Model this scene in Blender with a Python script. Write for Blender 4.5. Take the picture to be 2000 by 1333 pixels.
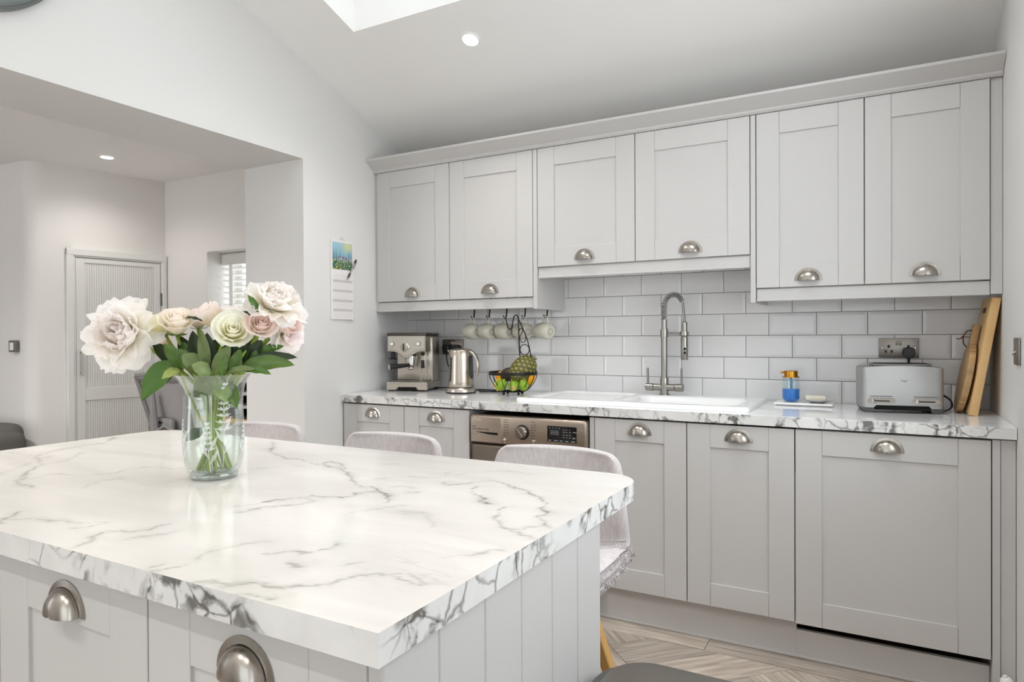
import bpy, bmesh, math, random
import numpy as np
from mathutils import Vector, Matrix, noise
random.seed(7)
PI = math.pi
scene = bpy.context.scene
COL = scene.collection
for o in list(bpy.data.objects):
    bpy.data.objects.remove(o)

# ------------------------------------------------------------------ camera
def make_camera():
    t, ph, ro = 0.5062, -0.0066, -0.0048
    f_px = 1311.05
    fw = Vector((-math.sin(t)*math.cos(ph), math.cos(t)*math.cos(ph), math.sin(ph)))
    r = Vector((math.cos(t), math.sin(t), 0))
    u = r.cross(fw)
    r2 = r*math.cos(ro) + u*math.sin(ro)
    u2 = -r*math.sin(ro) + u*math.cos(ro)
    cd = bpy.data.cameras.new('camera')
    cd.sensor_fit = 'HORIZONTAL'
    cd.sensor_width = 36.0
    cd.lens = f_px*36.0/2000.0
    cd.clip_start = 0.05
    co = bpy.data.objects.new('camera', cd)
    COL.objects.link(co)
    m = Matrix((r2, u2, -fw)).transposed().to_4x4()
    m.translation = Vector((2.4829, -3.2858, 1.2145))
    co.matrix_world = m
    scene.camera = co
make_camera()

# ------------------------------------------------------------------ world, daylight, exposure
world = bpy.data.worlds.new('overcast_sky')
scene.world = world
world.use_nodes = True
wb = world.node_tree.nodes['Background']
wb.inputs[0].default_value = (0.93, 0.965, 1.0, 1)
wb.inputs[1].default_value = 1.25

def area(name, loc, direction, sx, sy, watts, col=(1, 1, 1)):
    l = bpy.data.lights.new(name, 'AREA')
    l.shape = 'RECTANGLE'
    l.size, l.size_y = sx, sy
    l.energy = watts
    l.color = col
    o = bpy.data.objects.new(name, l)
    COL.objects.link(o)
    o.location = loc
    o.rotation_euler = Vector(direction).to_track_quat('-Z', 'Y').to_euler()
    return o
SLOPE = math.atan(0.337)
CEIL0 = 2.295
def ceil_z(y):
    return CEIL0 - 0.337*max(y, -3.0)
# daylight entering through the garden doors, side window, added front doors, the two roof windows and the study window
area('daylight_garden_doors', (3.02, -4.28, 1.10), (-1, 0.08, 0.3), 0.82, 2.1, 6, (0.96, 0.985, 1.03))
area('daylight_side_window', (3.05, -1.80, 1.54), (-1, 0, 0.0), 1.60, 1.15, 19, (0.95, 0.98, 1.03))
area('fill_front_doors', (1.98, -5.12, 1.07), (0, 1, 0), 1.50, 2.05, 6, (0.97, 0.985, 1.02))  # unseen doors added so light reaches the base cabinets and plinth
for xs, watts in ((0.75, 4), (2.05, 17)):
    yc = -1.46
    area('daylight_roof_window', (xs, yc - 0.10, ceil_z(yc) + 0.33), (0, 0.337*0.9, -1), 0.80, 1.10, watts, (0.96, 0.985, 1.03))
area('daylight_study_window', (-1.25, 0.22, 1.40), (0, -1, -0.1), 0.95, 0.95, 8, (0.97, 0.985, 1.0))
area('fill_study_end', (-2.2, -5.12, 1.2), (0, 1, 0), 1.6, 1.8, 14, (0.98, 0.985, 1.0))  # unseen area light filling the study from its far end

vs = scene.view_settings
vs.view_transform = 'Standard'
vs.look = 'None'
vs.exposure = 0.35
vs.gamma = 1.0
vs.use_curve_mapping = False
scene.cycles.max_bounces = 10
scene.cycles.diffuse_bounces = 6
scene.cycles.use_adaptive_sampling = True
scene.cycles.adaptive_threshold = 0.06
scene.cycles.adaptive_min_samples = 20
scene.cycles.caustics_reflective = False
scene.cycles.caustics_refractive = False

# ------------------------------------------------------------------ helpers
def lin(c):
    out = []
    for v in c:
        v = v/255.0
        out.append(v/12.92 if v <= 0.04045 else ((v + 0.055)/1.055)**2.4)
    return tuple(out) + (1.0,)

MATS = {}
def mat(name, rgb, rough=0.5, metal=0.0, vary=None, bump=None, coat=0.0, spec=0.5, emit=None, sheen=0.0, attr=None, aniso=0.0):
    """procedural principled material. vary=(scale, amount, stretch) bump=(scale, strength, stretch) attr=(attribute, rgb2)"""
    if name in MATS:
        return MATS[name]
    m = bpy.data.materials.new(name)
    m.use_nodes = True
    nt = m.node_tree
    b = nt.nodes['Principled BSDF']
    b.inputs['Base Color'].default_value = lin(rgb)
    b.inputs['Roughness'].default_value = rough
    b.inputs['Metallic'].default_value = metal
    b.inputs['Specular IOR Level'].default_value = spec
    b.inputs['Coat Weight'].default_value = coat
    b.inputs['Coat Roughness'].default_value = 0.05
    b.inputs['Sheen Weight'].default_value = sheen
    b.inputs['Anisotropic'].default_value = aniso
    tc = nt.nodes.new('ShaderNodeTexCoord')
    def noise_node(scale, stretch, detail=4):
        mp = nt.nodes.new('ShaderNodeMapping')
        mp.inputs['Scale'].default_value = stretch
        nt.links.new(tc.outputs['Object'], mp.inputs['Vector'])
        n = nt.nodes.new('ShaderNodeTexNoise')
        n.inputs['Scale'].default_value = scale
        n.inputs['Detail'].default_value = detail
        nt.links.new(mp.outputs[0], n.inputs['Vector'])
        return n
    if vary:
        sc, amt, st = vary
        n = noise_node(sc, st)
        ra = nt.nodes.new('ShaderNodeValToRGB')
        c = lin(rgb)
        ra.color_ramp.elements[0].position = 0.3
        ra.color_ramp.elements[1].position = 0.7
        ra.color_ramp.elements[0].color = tuple(max(0, x*(1 - amt)) for x in c[:3]) + (1,)
        ra.color_ramp.elements[1].color = tuple(min(1, x*(1 + amt)) for x in c[:3]) + (1,)
        nt.links.new(n.outputs['Fac'], ra.inputs[0])
        nt.links.new(ra.outputs[0], b.inputs['Base Color'])
    if attr:
        at = nt.nodes.new('ShaderNodeAttribute')
        at.attribute_name = attr
        nt.links.new(at.outputs['Color'], b.inputs['Base Color'])
    if bump:
        sc, strg, st = bump
        n = noise_node(sc, st, 6)
        bp = nt.nodes.new('ShaderNodeBump')
        bp.inputs['Strength'].default_value = strg
        bp.inputs['Distance'].default_value = 0.002
        nt.links.new(n.outputs['Fac'], bp.inputs['Height'])
        nt.links.new(bp.outputs[0], b.inputs['Normal'])
    if emit:
        b.inputs['Emission Color'].default_value = lin(emit[0])
        b.inputs['Emission Strength'].default_value = emit[1]
    MATS[name] = m
    return m

def mat_thin_glass(name, tint=(255, 255, 255), refl=0.06, rough=0.0):
    m = bpy.data.materials.new(name)
    m.use_nodes = True
    nt = m.node_tree
    nt.nodes.clear()
    out = nt.nodes.new('ShaderNodeOutputMaterial')
    mix = nt.nodes.new('ShaderNodeMixShader')
    tr = nt.nodes.new('ShaderNodeBsdfTransparent')
    tr.inputs[0].default_value = lin(tint)
    gl = nt.nodes.new('ShaderNodeBsdfGlossy')
    gl.inputs['Roughness'].default_value = rough
    gl.inputs['Color'].default_value = (1, 1, 1, 1)
    lw = nt.nodes.new('ShaderNodeLayerWeight')
    lw.inputs['Blend'].default_value = 0.5
    pw = nt.nodes.new('ShaderNodeMath'); pw.operation = 'POWER'; pw.inputs[1].default_value = 3.0
    ml = nt.nodes.new('ShaderNodeMath'); ml.operation = 'MULTIPLY_ADD'; ml.inputs[1].default_value = 0.75; ml.inputs[2].default_value = refl
    nt.links.new(lw.outputs['Facing'], pw.inputs[0])
    nt.links.new(pw.outputs[0], ml.inputs[0])
    nt.links.new(ml.outputs[0], mix.inputs[0])
    nt.links.new(tr.outputs[0], mix.inputs[1])
    nt.links.new(gl.outputs[0], mix.inputs[2])
    nt.links.new(mix.outputs[0], out.inputs[0])
    MATS[name] = m
    return m

def mat_petal(name):
    m = bpy.data.materials.new(name)
    m.use_nodes = True
    nt = m.node_tree
    b = nt.nodes['Principled BSDF']
    out = nt.nodes['Material Output']
    at = nt.nodes.new('ShaderNodeAttribute'); at.attribute_name = 'tint'
    b.inputs['Roughness'].default_value = 0.55
    b.inputs['Specular IOR Level'].default_value = 0.25
    tl = nt.nodes.new('ShaderNodeBsdfTranslucent')
    mx = nt.nodes.new('ShaderNodeMixShader'); mx.inputs[0].default_value = 0.58
    nt.links.new(at.outputs['Color'], b.inputs['Base Color'])
    nt.links.new(at.outputs['Color'], tl.inputs['Color'])
    nt.links.new(b.outputs[0], mx.inputs[1]); nt.links.new(tl.outputs[0], mx.inputs[2])
    nt.links.new(mx.outputs[0], out.inputs[0])
    MATS[name] = m
    return m

OFF = {}
class MB:
    """mesh builder: collects shapes in one bmesh, then links them as ONE mesh object"""
    def __init__(self):
        self.bm = bmesh.new()
        self.mx = Matrix()
    def v(self, p):
        return self.bm.verts.new(self.mx @ Vector(p))
    def box(self, x0, x1, y0, y1, z0, z1, b=0.0, seg=1):
        m = self.mx @ Matrix.Translation(((x0+x1)/2, (y0+y1)/2, (z0+z1)/2)) @ Matrix.Diagonal((abs(x1-x0), abs(y1-y0), abs(z1-z0), 1))
        r = bmesh.ops.create_cube(self.bm, size=1.0, matrix=m)
        if b > 0:
            es = list({e for vv in r['verts'] for e in vv.link_edges})
            bmesh.ops.bevel(self.bm, geom=es, offset=b, segments=seg, affect='EDGES', profile=0.5, clamp_overlap=True)
        return self
    def prism(self, poly, a0, a1, plane='xz', b=0.0, seg=1):
        def p3(p, a):
            if plane == 'xz': return (p[0], a, p[1])
            if plane == 'yz': return (a, p[0], p[1])
            return (p[0], p[1], a)
        lo = [self.v(p3(p, a0)) for p in poly]
        hi = [self.v(p3(p, a1)) for p in poly]
        fs = [self.bm.faces.new(lo), self.bm.faces.new(hi[::-1])]
        n = len(poly)
        for i in range(n):
            fs.append(self.bm.faces.new((lo[i], hi[i], hi[(i+1) % n], lo[(i+1) % n])))
        bmesh.ops.recalc_face_normals(self.bm, faces=fs)
        if b > 0:
            es = list(fs[0].edges) + list(fs[1].edges)
            bmesh.ops.bevel(self.bm, geom=es, offset=b, segments=seg, affect='EDGES', profile=0.5, clamp_overlap=True)
        return self
    def tube(self, pts, r, n=8, closed=False, caps=True):
        pts = [Vector(p) for p in pts]
        m = len(pts)
        rs = r if isinstance(r, (list, tuple)) else [r]*m
        rings = []
        prev = None
        for i, p in enumerate(pts):
            a = pts[(i-1) % m] if (closed or i > 0) else p
            c = pts[(i+1) % m] if (closed or i < m-1) else p
            t = (c - a)
            t = t.normalized() if t.length > 1e-9 else Vector((0, 0, 1))
            if prev is None:
                ref = Vector((0, 0, 1)) if abs(t.z) < 0.9 else Vector((1, 0, 0))
                nx = t.cross(ref).normalized()
            else:
                nx = (prev - t*prev.dot(t))
                nx = nx.normalized() if nx.length > 1e-6 else t.orthogonal().normalized()
            prev = nx
            ny = t.cross(nx)
            rings.append([self.v(p + (nx*math.cos(2*PI*k/n) + ny*math.sin(2*PI*k/n))*rs[i]) for k in range(n)])
        last = m if closed else m-1
        for i in range(last):
            A, B = rings[i], rings[(i+1) % m]
            for k in range(n):
                self.bm.faces.new((A[k], A[(k+1) % n], B[(k+1) % n], B[k]))
        if caps and not closed:
            self.bm.faces.new(rings[0][::-1]); self.bm.faces.new(rings[-1])
        return self
    def lathe(self, prof, n=24, c=(0, 0, 0), axis=None, sx=1.0, sy=1.0):
        rot = Matrix()
        if axis is not None:
            rot = Vector((0, 0, 1)).rotation_difference(Vector(axis).normalized()).to_matrix().to_4x4()
        M4 = Matrix.Translation(c) @ rot
        rings = []
        for r, z in prof:
            if r < 1e-6:
                rings.append([self.v(M4 @ Vector((0, 0, z)))])
            else:
                rings.append([self.v(M4 @ Vector((r*sx*math.cos(2*PI*k/n), r*sy*math.sin(2*PI*k/n), z))) for k in range(n)])
        for A, B in zip(rings, rings[1:]):
            if len(A) == 1 and len(B) == 1: continue
            for k in range(n):
                k2 = (k+1) % n
                if len(A) == 1: self.bm.faces.new((A[0], B[k2], B[k]))
                elif len(B) == 1: self.bm.faces.new((A[k], A[k2], B[0]))
                else: self.bm.faces.new((A[k], A[k2], B[k2], B[k]))
        return self
    def cyl(self, c, r, h, axis=(0, 0, 1), n=20, b=0.0):
        if b > 0:
            pr = [(0, 0), (r-b, 0), (r, b), (r, h-b), (r-b, h), (0, h)]
        else:
            pr = [(0, 0), (r, 0), (r, h), (0, h)]
        return self.lathe(pr, n, c, axis)
    def ball(self, c, rx, ry=None, rz=None, n=16, m=10, axis=None):
        ry = ry or rx; rz = rz or rx
        pr = [(math.sin(PI*i/m), -math.cos(PI*i/m)*rz) for i in range(m+1)]
        pr[0] = (0, -rz); pr[-1] = (0, rz)
        return self.lathe(pr, n, c, axis, rx, ry)
    def surf(self, fn, nu, nv, wrap=False):
        g = [[self.v(fn(i/nu, j/nv)) for j in range(nv+1)] for i in range(nu if wrap else nu+1)]
        for i in range(nu):
            A = g[i]; B = g[(i+1) % len(g)]
            for j in range(nv):
                self.bm.faces.new((A[j], B[j], B[j+1], A[j+1]))
        return self
    def build(self, name, m, parent=None, smooth=35, recalc=True, shade=True):
        if recalc:
            bmesh.ops.recalc_face_normals(self.bm, faces=self.bm.faces[:])
        me = bpy.data.meshes.new(name)
        self.bm.to_mesh(me); self.bm.free()
        return link_mesh(name, me, m, parent, smooth)

def link_mesh(name, me, m, parent=None, smooth=35):
    o = bpy.data.objects.new(name, me)
    COL.objects.link(o)
    if m is not None:
        me.materials.append(m if not isinstance(m, str) else MATS[m])
    if parent is not None:
        o.parent = parent
        off = OFF.get(parent.name, Vector((0, 0, 0)))
        if off.length > 0:
            me.transform(Matrix.Translation(-off))
        OFF[o.name] = off
    if smooth:
        me.shade_smooth()
        me.set_sharp_from_angle(angle=math.radians(smooth))
    return o

def thing(name, label, cat, loc=(0, 0, 0), rz=0.0, group=None, world_parts=False, rot=None):
    o = bpy.data.objects.new(name, None)
    COL.objects.link(o)
    o.empty_display_size = 0.05
    o.location = loc
    o.rotation_euler = rot if rot else (0, 0, rz)
    OFF[o.name] = Vector(loc) if world_parts else Vector((0, 0, 0))
    o['label'] = label; o['category'] = cat
    if group: o['group'] = group
    return o
def tag(o, label, cat, group=None):
    o['label'] = label; o['category'] = cat
    if group: o['group'] = group
    return o
def struct(o, label=None):
    o['kind'] = 'structure'
    if label: o['label'] = label
    return o
def dup_tree(o, parent=None):
    c = o.copy(); COL.objects.link(c)
    c.parent = parent
    OFF[c.name] = OFF.get(o.name, Vector((0, 0, 0)))
    for ch in list(o.children):
        dup_tree(ch, c)
    return c
def set_cols(me, cols, name='tint'):
    a = me.color_attributes.new(name, 'FLOAT_COLOR', 'POINT')
    a.data.foreach_set('color', np.asarray(cols, dtype=np.float32).ravel())
def text(name, body, size, loc, rot, m, parent=None, ext=0.0002, align='LEFT'):
    cu = bpy.data.curves.new(name, 'FONT')
    cu.body = body; cu.size = size; cu.extrude = ext; cu.align_x = align; cu.resolution_u = 3
    cu.materials.append(MATS[m])
    tmp = bpy.data.objects.new(name, cu)
    COL.objects.link(tmp)
    dg = bpy.context.evaluated_depsgraph_get()
    me = bpy.data.meshes.new_from_object(tmp.evaluated_get(dg))
    bpy.data.objects.remove(tmp)
    o = bpy.data.objects.new(name, me)
    COL.objects.link(o)
    o.rotation_euler = rot
    if parent:
        o.parent = parent
        o.location = Vector(loc) - OFF.get(parent.name, Vector((0, 0, 0)))
    else:
        o.location = loc
    return o

# ------------------------------------------------------------------ materials
mat('wall_paint', (223, 222, 220), 0.85, vary=(1.2, 0.015, (1, 1, 1)), bump=(60, 0.05, (1, 1, 1)))
mat('old_plaster', (232, 229, 226), 0.85, vary=(2.0, 0.02, (1, 1, 1)), bump=(9, 0.35, (1, 1, 1)))
mat('ceiling_paint', (243, 242, 240), 0.9, vary=(1.0, 0.01, (1, 1, 1)))
mat('cabinet_paint', (198, 196, 194), 0.42, vary=(3, 0.012, (1, 1, .3)), bump=(90, 0.10, (1, 1, 0.06)))
mat('cabinet_gap', (60, 58, 56), 0.8)
mat('tile_glaze', (224, 223, 223), 0.12, vary=(6, 0.015, (1, 1, 1)), bump=(12, 0.04, (1, 1, 1)))
mat('grout', (140, 137, 134), 0.9, bump=(300, 0.2, (1, 1, 1)))
mat('brushed_steel', (204, 197, 187), 0.30, 1.0, vary=(60, 0.10, (0.05, 1, 1)), bump=(150, 0.12, (0.03, 1, 1)))
mat('satin_nickel', (172, 166, 158), 0.27, 1.0, vary=(40, 0.08, (1, 1, 0.1)), bump=(120, 0.1, (1, 1, 0.05)))
mat('polished_steel', (205, 202, 196), 0.12, 1.0)
mat('tap_steel', (160, 157, 152), 0.28, 1.0, vary=(80, 0.06, (1, 1, 0.2)))
mat('dark_steel', (96, 93, 88), 0.35, 1.0)
mat('black_plastic', (22, 21, 21), 0.4, vary=(20, 0.1, (1, 1, 1)))
mat('black_metal', (20, 19, 18), 0.45, 0.3)
mat('white_plastic', (238, 237, 234), 0.35, vary=(8, 0.01, (1, 1, 1)))
mat('white_gloss_wood', (228, 227, 224), 0.4, bump=(40, 0.06, (1, 1, 0.1)))
mat('ceramic_white', (240, 240, 239), 0.10, coat=0.3, vary=(5, 0.006, (1, 1, 1)))
mat('mug_ceramic', (206, 203, 188), 0.22, coat=0.4, vary=(30, 0.04, (1, 1, 1)))
mat('beech', (214, 168, 100), 0.5, vary=(14, 0.10, (1, 1, 0.12)), bump=(60, 0.15, (1, 1, 0.1)))
mat('fabric', (198, 191, 190), 0.9, vary=(160, 0.10, (1, 1, 0.3)), bump=(500, 0.5, (1, 1, 1)), sheen=0.3)
mat('fur', (206, 197, 197), 0.95, vary=(40, 0.10, (1, 1, 1)), sheen=0.5)
mat('washer_metal', (166, 152, 138), 0.36, 0.85, vary=(50, 0.04, (0.05, 1, 1)))
mat('washer_dark', (112, 101, 90), 0.4, 0.8)
mat('ink_dark', (54, 47, 42), 0.7)
mat('ink_light', (214, 204, 192), 0.5)
mat('screen_black', (10, 10, 12), 0.08)
mat('ink_grey', (150, 152, 155), 0.6)
mat('gap_black', (8, 8, 8), 0.9)
mat('bulb', (255, 255, 255), 0.5, emit=((255, 252, 246), 14.0))
mat('gold', (205, 150, 60), 0.22, 1.0)
mat('soap_blue', (0, 118, 212), 0.08, spec=0.5)
mat('soap_bar', (222, 216, 200), 0.5, vary=(30, 0.03, (1, 1, 1)))
mat('chair_grey', (142, 139, 138), 0.6, vary=(30, 0.04, (1, 1, 1)))
mat('chair_mesh', (162, 159, 159), 0.85, bump=(900, 0.5, (1, 1, 1)))
mat('cord_brown', (84, 44, 28), 0.7)
mat('paper', (232, 228, 228), 0.8)
mat('paper_band', (200, 194, 194), 0.8)
mat('clock_metal', (122, 126, 126), 0.35, 0.6)
mat('clock_face', (236, 235, 230), 0.6)
mat('armchair_cloth', (96, 94, 91), 0.9, bump=(300, 0.4, (1, 1, 1)))
mat('bin_steel', (138, 132, 124), 0.32, 0.9, vary=(60, 0.04, (0.1, 1, 1)))
mat('bin_rim', (92, 93, 92), 0.4, 0.4)
mat('stem_green', (142, 164, 62), 0.5, vary=(60, 0.2, (1, 1, 0.2)))
mat('lime', (134, 168, 38), 0.4, vary=(30, 0.15, (1, 1, 1)), bump=(300, 0.2, (1, 1, 1)))
mat('lime_spot', (206, 178, 112), 0.7, vary=(60, 0.2, (1, 1, 1)))
mat('orange_skin', (240, 168, 20), 0.4, vary=(30, 0.08, (1, 1, 1)), bump=(400, 0.3, (1, 1, 1)))
mat('lemon_skin', (242, 200, 24), 0.4, bump=(400, 0.3, (1, 1, 1)))
mat('avocado_skin', (64, 46, 42), 0.5, vary=(50, 0.3, (1, 1, 1)), bump=(200, 0.8, (1, 1, 1)))
mat('pineapple_skin', (160, 140, 70), 0.55, attr='tint', bump=(150, 0.4, (1, 1, 1)))
mat('painted_print', (100, 140, 150), 0.7, attr='tint')
mat('leaf', (70, 105, 40), 0.42, attr='tint', bump=(120, 0.2, (1, 1, 1)))
mat_petal('petal')
mat_thin_glass('vase_glass', (246, 249, 247), 0.07)
mat_thin_glass('window_glass', (250, 252, 252), 0.05)
mat_thin_glass('bottle_glass', (240, 248, 250), 0.06)
mat_thin_glass('water', (247, 251, 247), 0.03)
mat_thin_glass('thick_glass', (232, 238, 236), 0.22)
def mat_etched():
    m = bpy.data.materials.new('etched_glass'); m.use_nodes = True
    nt = m.node_tree; b = nt.nodes['Principled BSDF']; out = nt.nodes['Material Output']
    b.inputs['Base Color'].default_value = lin((236, 240, 238)); b.inputs['Roughness'].default_value = 0.8
    tr = nt.nodes.new('ShaderNodeBsdfTransparent'); mx = nt.nodes.new('ShaderNodeMixShader'); mx.inputs[0].default_value = 0.48
    nt.links.new(tr.outputs[0], mx.inputs[1]); nt.links.new(b.outputs[0], mx.inputs[2]); nt.links.new(mx.outputs[0], out.inputs[0])
    MATS['etched_glass'] = m
mat_etched()
mat('door_glass_dark', (18, 17, 16), 0.1)

def mat_board(name, c1, c2):
    m = bpy.data.materials.new(name); m.use_nodes = True
    nt = m.node_tree; b = nt.nodes['Principled BSDF']; b.inputs['Roughness'].default_value = 0.55
    tc = nt.nodes.new('ShaderNodeTexCoord'); mp = nt.nodes.new('ShaderNodeMapping')
    mp.inputs['Scale'].default_value = (1, 22, 1.2)
    n = nt.nodes.new('ShaderNodeTexNoise'); n.inputs['Scale'].default_value = 3.0; n.inputs['Detail'].default_value = 5
    ra = nt.nodes.new('ShaderNodeValToRGB')
    ra.color_ramp.elements[0].color = lin(c1); ra.color_ramp.elements[1].color = lin(c2)
    ra.color_ramp.elements[0].position = 0.32; ra.color_ramp.elements[1].position = 0.68
    nt.links.new(tc.outputs['Object'], mp.inputs[0]); nt.links.new(mp.outputs[0], n.inputs['Vector'])
    nt.links.new(n.outputs['Fac'], ra.inputs[0]); nt.links.new(ra.outputs[0], b.inputs['Base Color'])
    MATS[name] = m
mat_board('board_oak', (206, 164, 108), (228, 192, 138))
mat_board('board_walnut', (150, 118, 78), (206, 170, 120))

def mat_plank():
    m = bpy.data.materials.new('floor_plank'); m.use_nodes = True
    nt = m.node_tree; b = nt.nodes['Principled BSDF']; b.inputs['Roughness'].default_value = 0.42
    tc = nt.nodes.new('ShaderNodeTexCoord'); mp = nt.nodes.new('ShaderNodeMapping')
    mp.inputs['Scale'].default_value = (1.2, 16, 1)
    oi = nt.nodes.new('ShaderNodeObjectInfo')
    ad = nt.nodes.new('ShaderNodeVectorMath'); ad.operation = 'ADD'
    sc = nt.nodes.new('ShaderNodeVectorMath'); sc.operation = 'SCALE'; sc.inputs['Scale'].default_value = 37.0
    cmb = nt.nodes.new('ShaderNodeCombineXYZ')
    for k in range(3): nt.links.new(oi.outputs['Random'], cmb.inputs[k])
    nt.links.new(cmb.outputs[0], sc.inputs[0])
    nt.links.new(tc.outputs['Object'], ad.inputs[0]); nt.links.new(sc.outputs[0], ad.inputs[1])
    nt.links.new(ad.outputs[0], mp.inputs[0])
    n = nt.nodes.new('ShaderNodeTexNoise'); n.inputs['Scale'].default_value = 4.0; n.inputs['Detail'].default_value = 7; n.inputs['Distortion'].default_value = 0.6
    nt.links.new(mp.outputs[0], n.inputs['Vector'])
    ra = nt.nodes.new('ShaderNodeValToRGB')
    ra.color_ramp.elements[0].color = lin((154, 139, 126)); ra.color_ramp.elements[1].color = lin((210, 198, 185))
    ra.color_ramp.elements[0].position = 0.3; ra.color_ramp.elements[1].position = 0.72
    nt.links.new(n.outputs['Fac'], ra.inputs[0])
    hs = nt.nodes.new('ShaderNodeHueSaturation')
    mr = nt.nodes.new('ShaderNodeMapRange'); mr.inputs['To Min'].default_value = 0.82; mr.inputs['To Max'].default_value = 1.12
    nt.links.new(oi.outputs['Random'], mr.inputs['Value']); nt.links.new(mr.outputs[0], hs.inputs['Value'])
    nt.links.new(ra.outputs[0], hs.inputs['Color']); nt.links.new(hs.outputs[0], b.inputs['Base Color'])
    bp = nt.nodes.new('ShaderNodeBump'); bp.inputs['Strength'].default_value = 0.15; bp.inputs['Distance'].default_value = 0.002
    nt.links.new(n.outputs['Fac'], bp.inputs['Height']); nt.links.new(bp.outputs[0], b.inputs['Normal'])
    MATS['floor_plank'] = m
mat_plank()

def mat_marble(name, base, vein, rough, use_attr, sx=(1, 1, 1), scale=2.0, vein_w=0.02, mask_lo=0.5, amount=0.8, base2=None):
    """white laminate with grey veining: ridged, warped noise; optional per-vertex 'vein' attribute for the traced veins"""
    m = bpy.data.materials.new(name); m.use_nodes = True
    nt = m.node_tree; b = nt.nodes['Principled BSDF']
    b.inputs['Roughness'].default_value = rough
    tc = nt.nodes.new('ShaderNodeTexCoord'); mp = nt.nodes.new('ShaderNodeMapping'); mp.inputs['Scale'].default_value = sx
    nt.links.new(tc.outputs['Object'], mp.inputs[0])
    def nz(s, det, dist):
        n = nt.nodes.new('ShaderNodeTexNoise'); n.inputs['Scale'].default_value = s; n.inputs['Detail'].default_value = det; n.inputs['Distortion'].default_value = dist
        nt.links.new(mp.outputs[0], n.inputs['Vector']); return n
    def mth(op, a, bb=None):
        q = nt.nodes.new('ShaderNodeMath'); q.operation = op
        for i, x in enumerate((a, bb)):
            if x is None: continue
            if isinstance(x, (int, float)): q.inputs[i].default_value = x
            else: nt.links.new(x, q.inputs[i])
        return q.outputs[0]
    n1 = nz(scale, 6, 1.2)
    ridge = mth('ABSOLUTE', mth('SUBTRACT', n1.outputs['Fac'], 0.5))
    mr = nt.nodes.new('ShaderNodeMapRange'); mr.inputs['From Min'].default_value = 0; mr.inputs['From Max'].default_value = vein_w
    mr.inputs['To Min'].default_value = 1; mr.inputs['To Max'].default_value = 0
    nt.links.new(ridge, mr.inputs['Value'])
    n2 = nz(scale*0.9, 3, 0.4)
    mk = nt.nodes.new('ShaderNodeMapRange'); mk.inputs['From Min'].default_value = mask_lo; mk.inputs['From Max'].default_value = mask_lo + 0.14
    nt.links.new(n2.outputs['Fac'], mk.inputs['Value'])
    fac = mth('MULTIPLY', mth('MULTIPLY', mr.outputs[0], mk.outputs[0]), amount)
    if use_attr:
        at = nt.nodes.new('ShaderNodeAttribute'); at.attribute_name = 'vein'
        n4 = nz(38, 4, 0.5)
        r4 = nt.nodes.new('ShaderNodeMapRange'); r4.inputs['From Min'].default_value = 0.35; r4.inputs['From Max'].default_value = 0.62; r4.inputs['To Min'].default_value = 0.45; r4.inputs['To Max'].default_value = 1.0
        nt.links.new(n4.outputs['Fac'], r4.inputs['Value'])
        fac = mth('MAXIMUM', fac, mth('MULTIPLY', at.outputs['Fac'], r4.outputs[0]))
    n3 = nz(scale*1.3, 5, 0.8)
    r3 = nt.nodes.new('ShaderNodeValToRGB')
    r3.color_ramp.elements[0].position = 0.35; r3.color_ramp.elements[1].position = 0.62
    r3.color_ramp.elements[0].color = lin(base2 or base); r3.color_ramp.elements[1].color = lin(base)
    nt.links.new(n3.outputs['Fac'], r3.inputs[0])
    mx = nt.nodes.new('ShaderNodeMix'); mx.data_type = 'RGBA'
    nt.links.new(fac, mx.inputs[0]); nt.links.new(r3.outputs[0], mx.inputs[6]); mx.inputs[7].default_value = lin(vein)
    nt.links.new(mx.outputs[2], b.inputs['Base Color'])
    MATS[name] = m
mat_marble('marble_island', (232, 227, 221), (112, 107, 99), 0.10, True, (1.0, 3.2, 1), 1.6, 0.010, 0.56, 0.28, (219, 214, 208))
mat_marble('marble_counter', (242, 242, 241), (120, 120, 119), 0.08, False, (1.0, 2.2, 1), 2.6, 0.020, 0.46, 0.6, (232, 232, 231))
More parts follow.
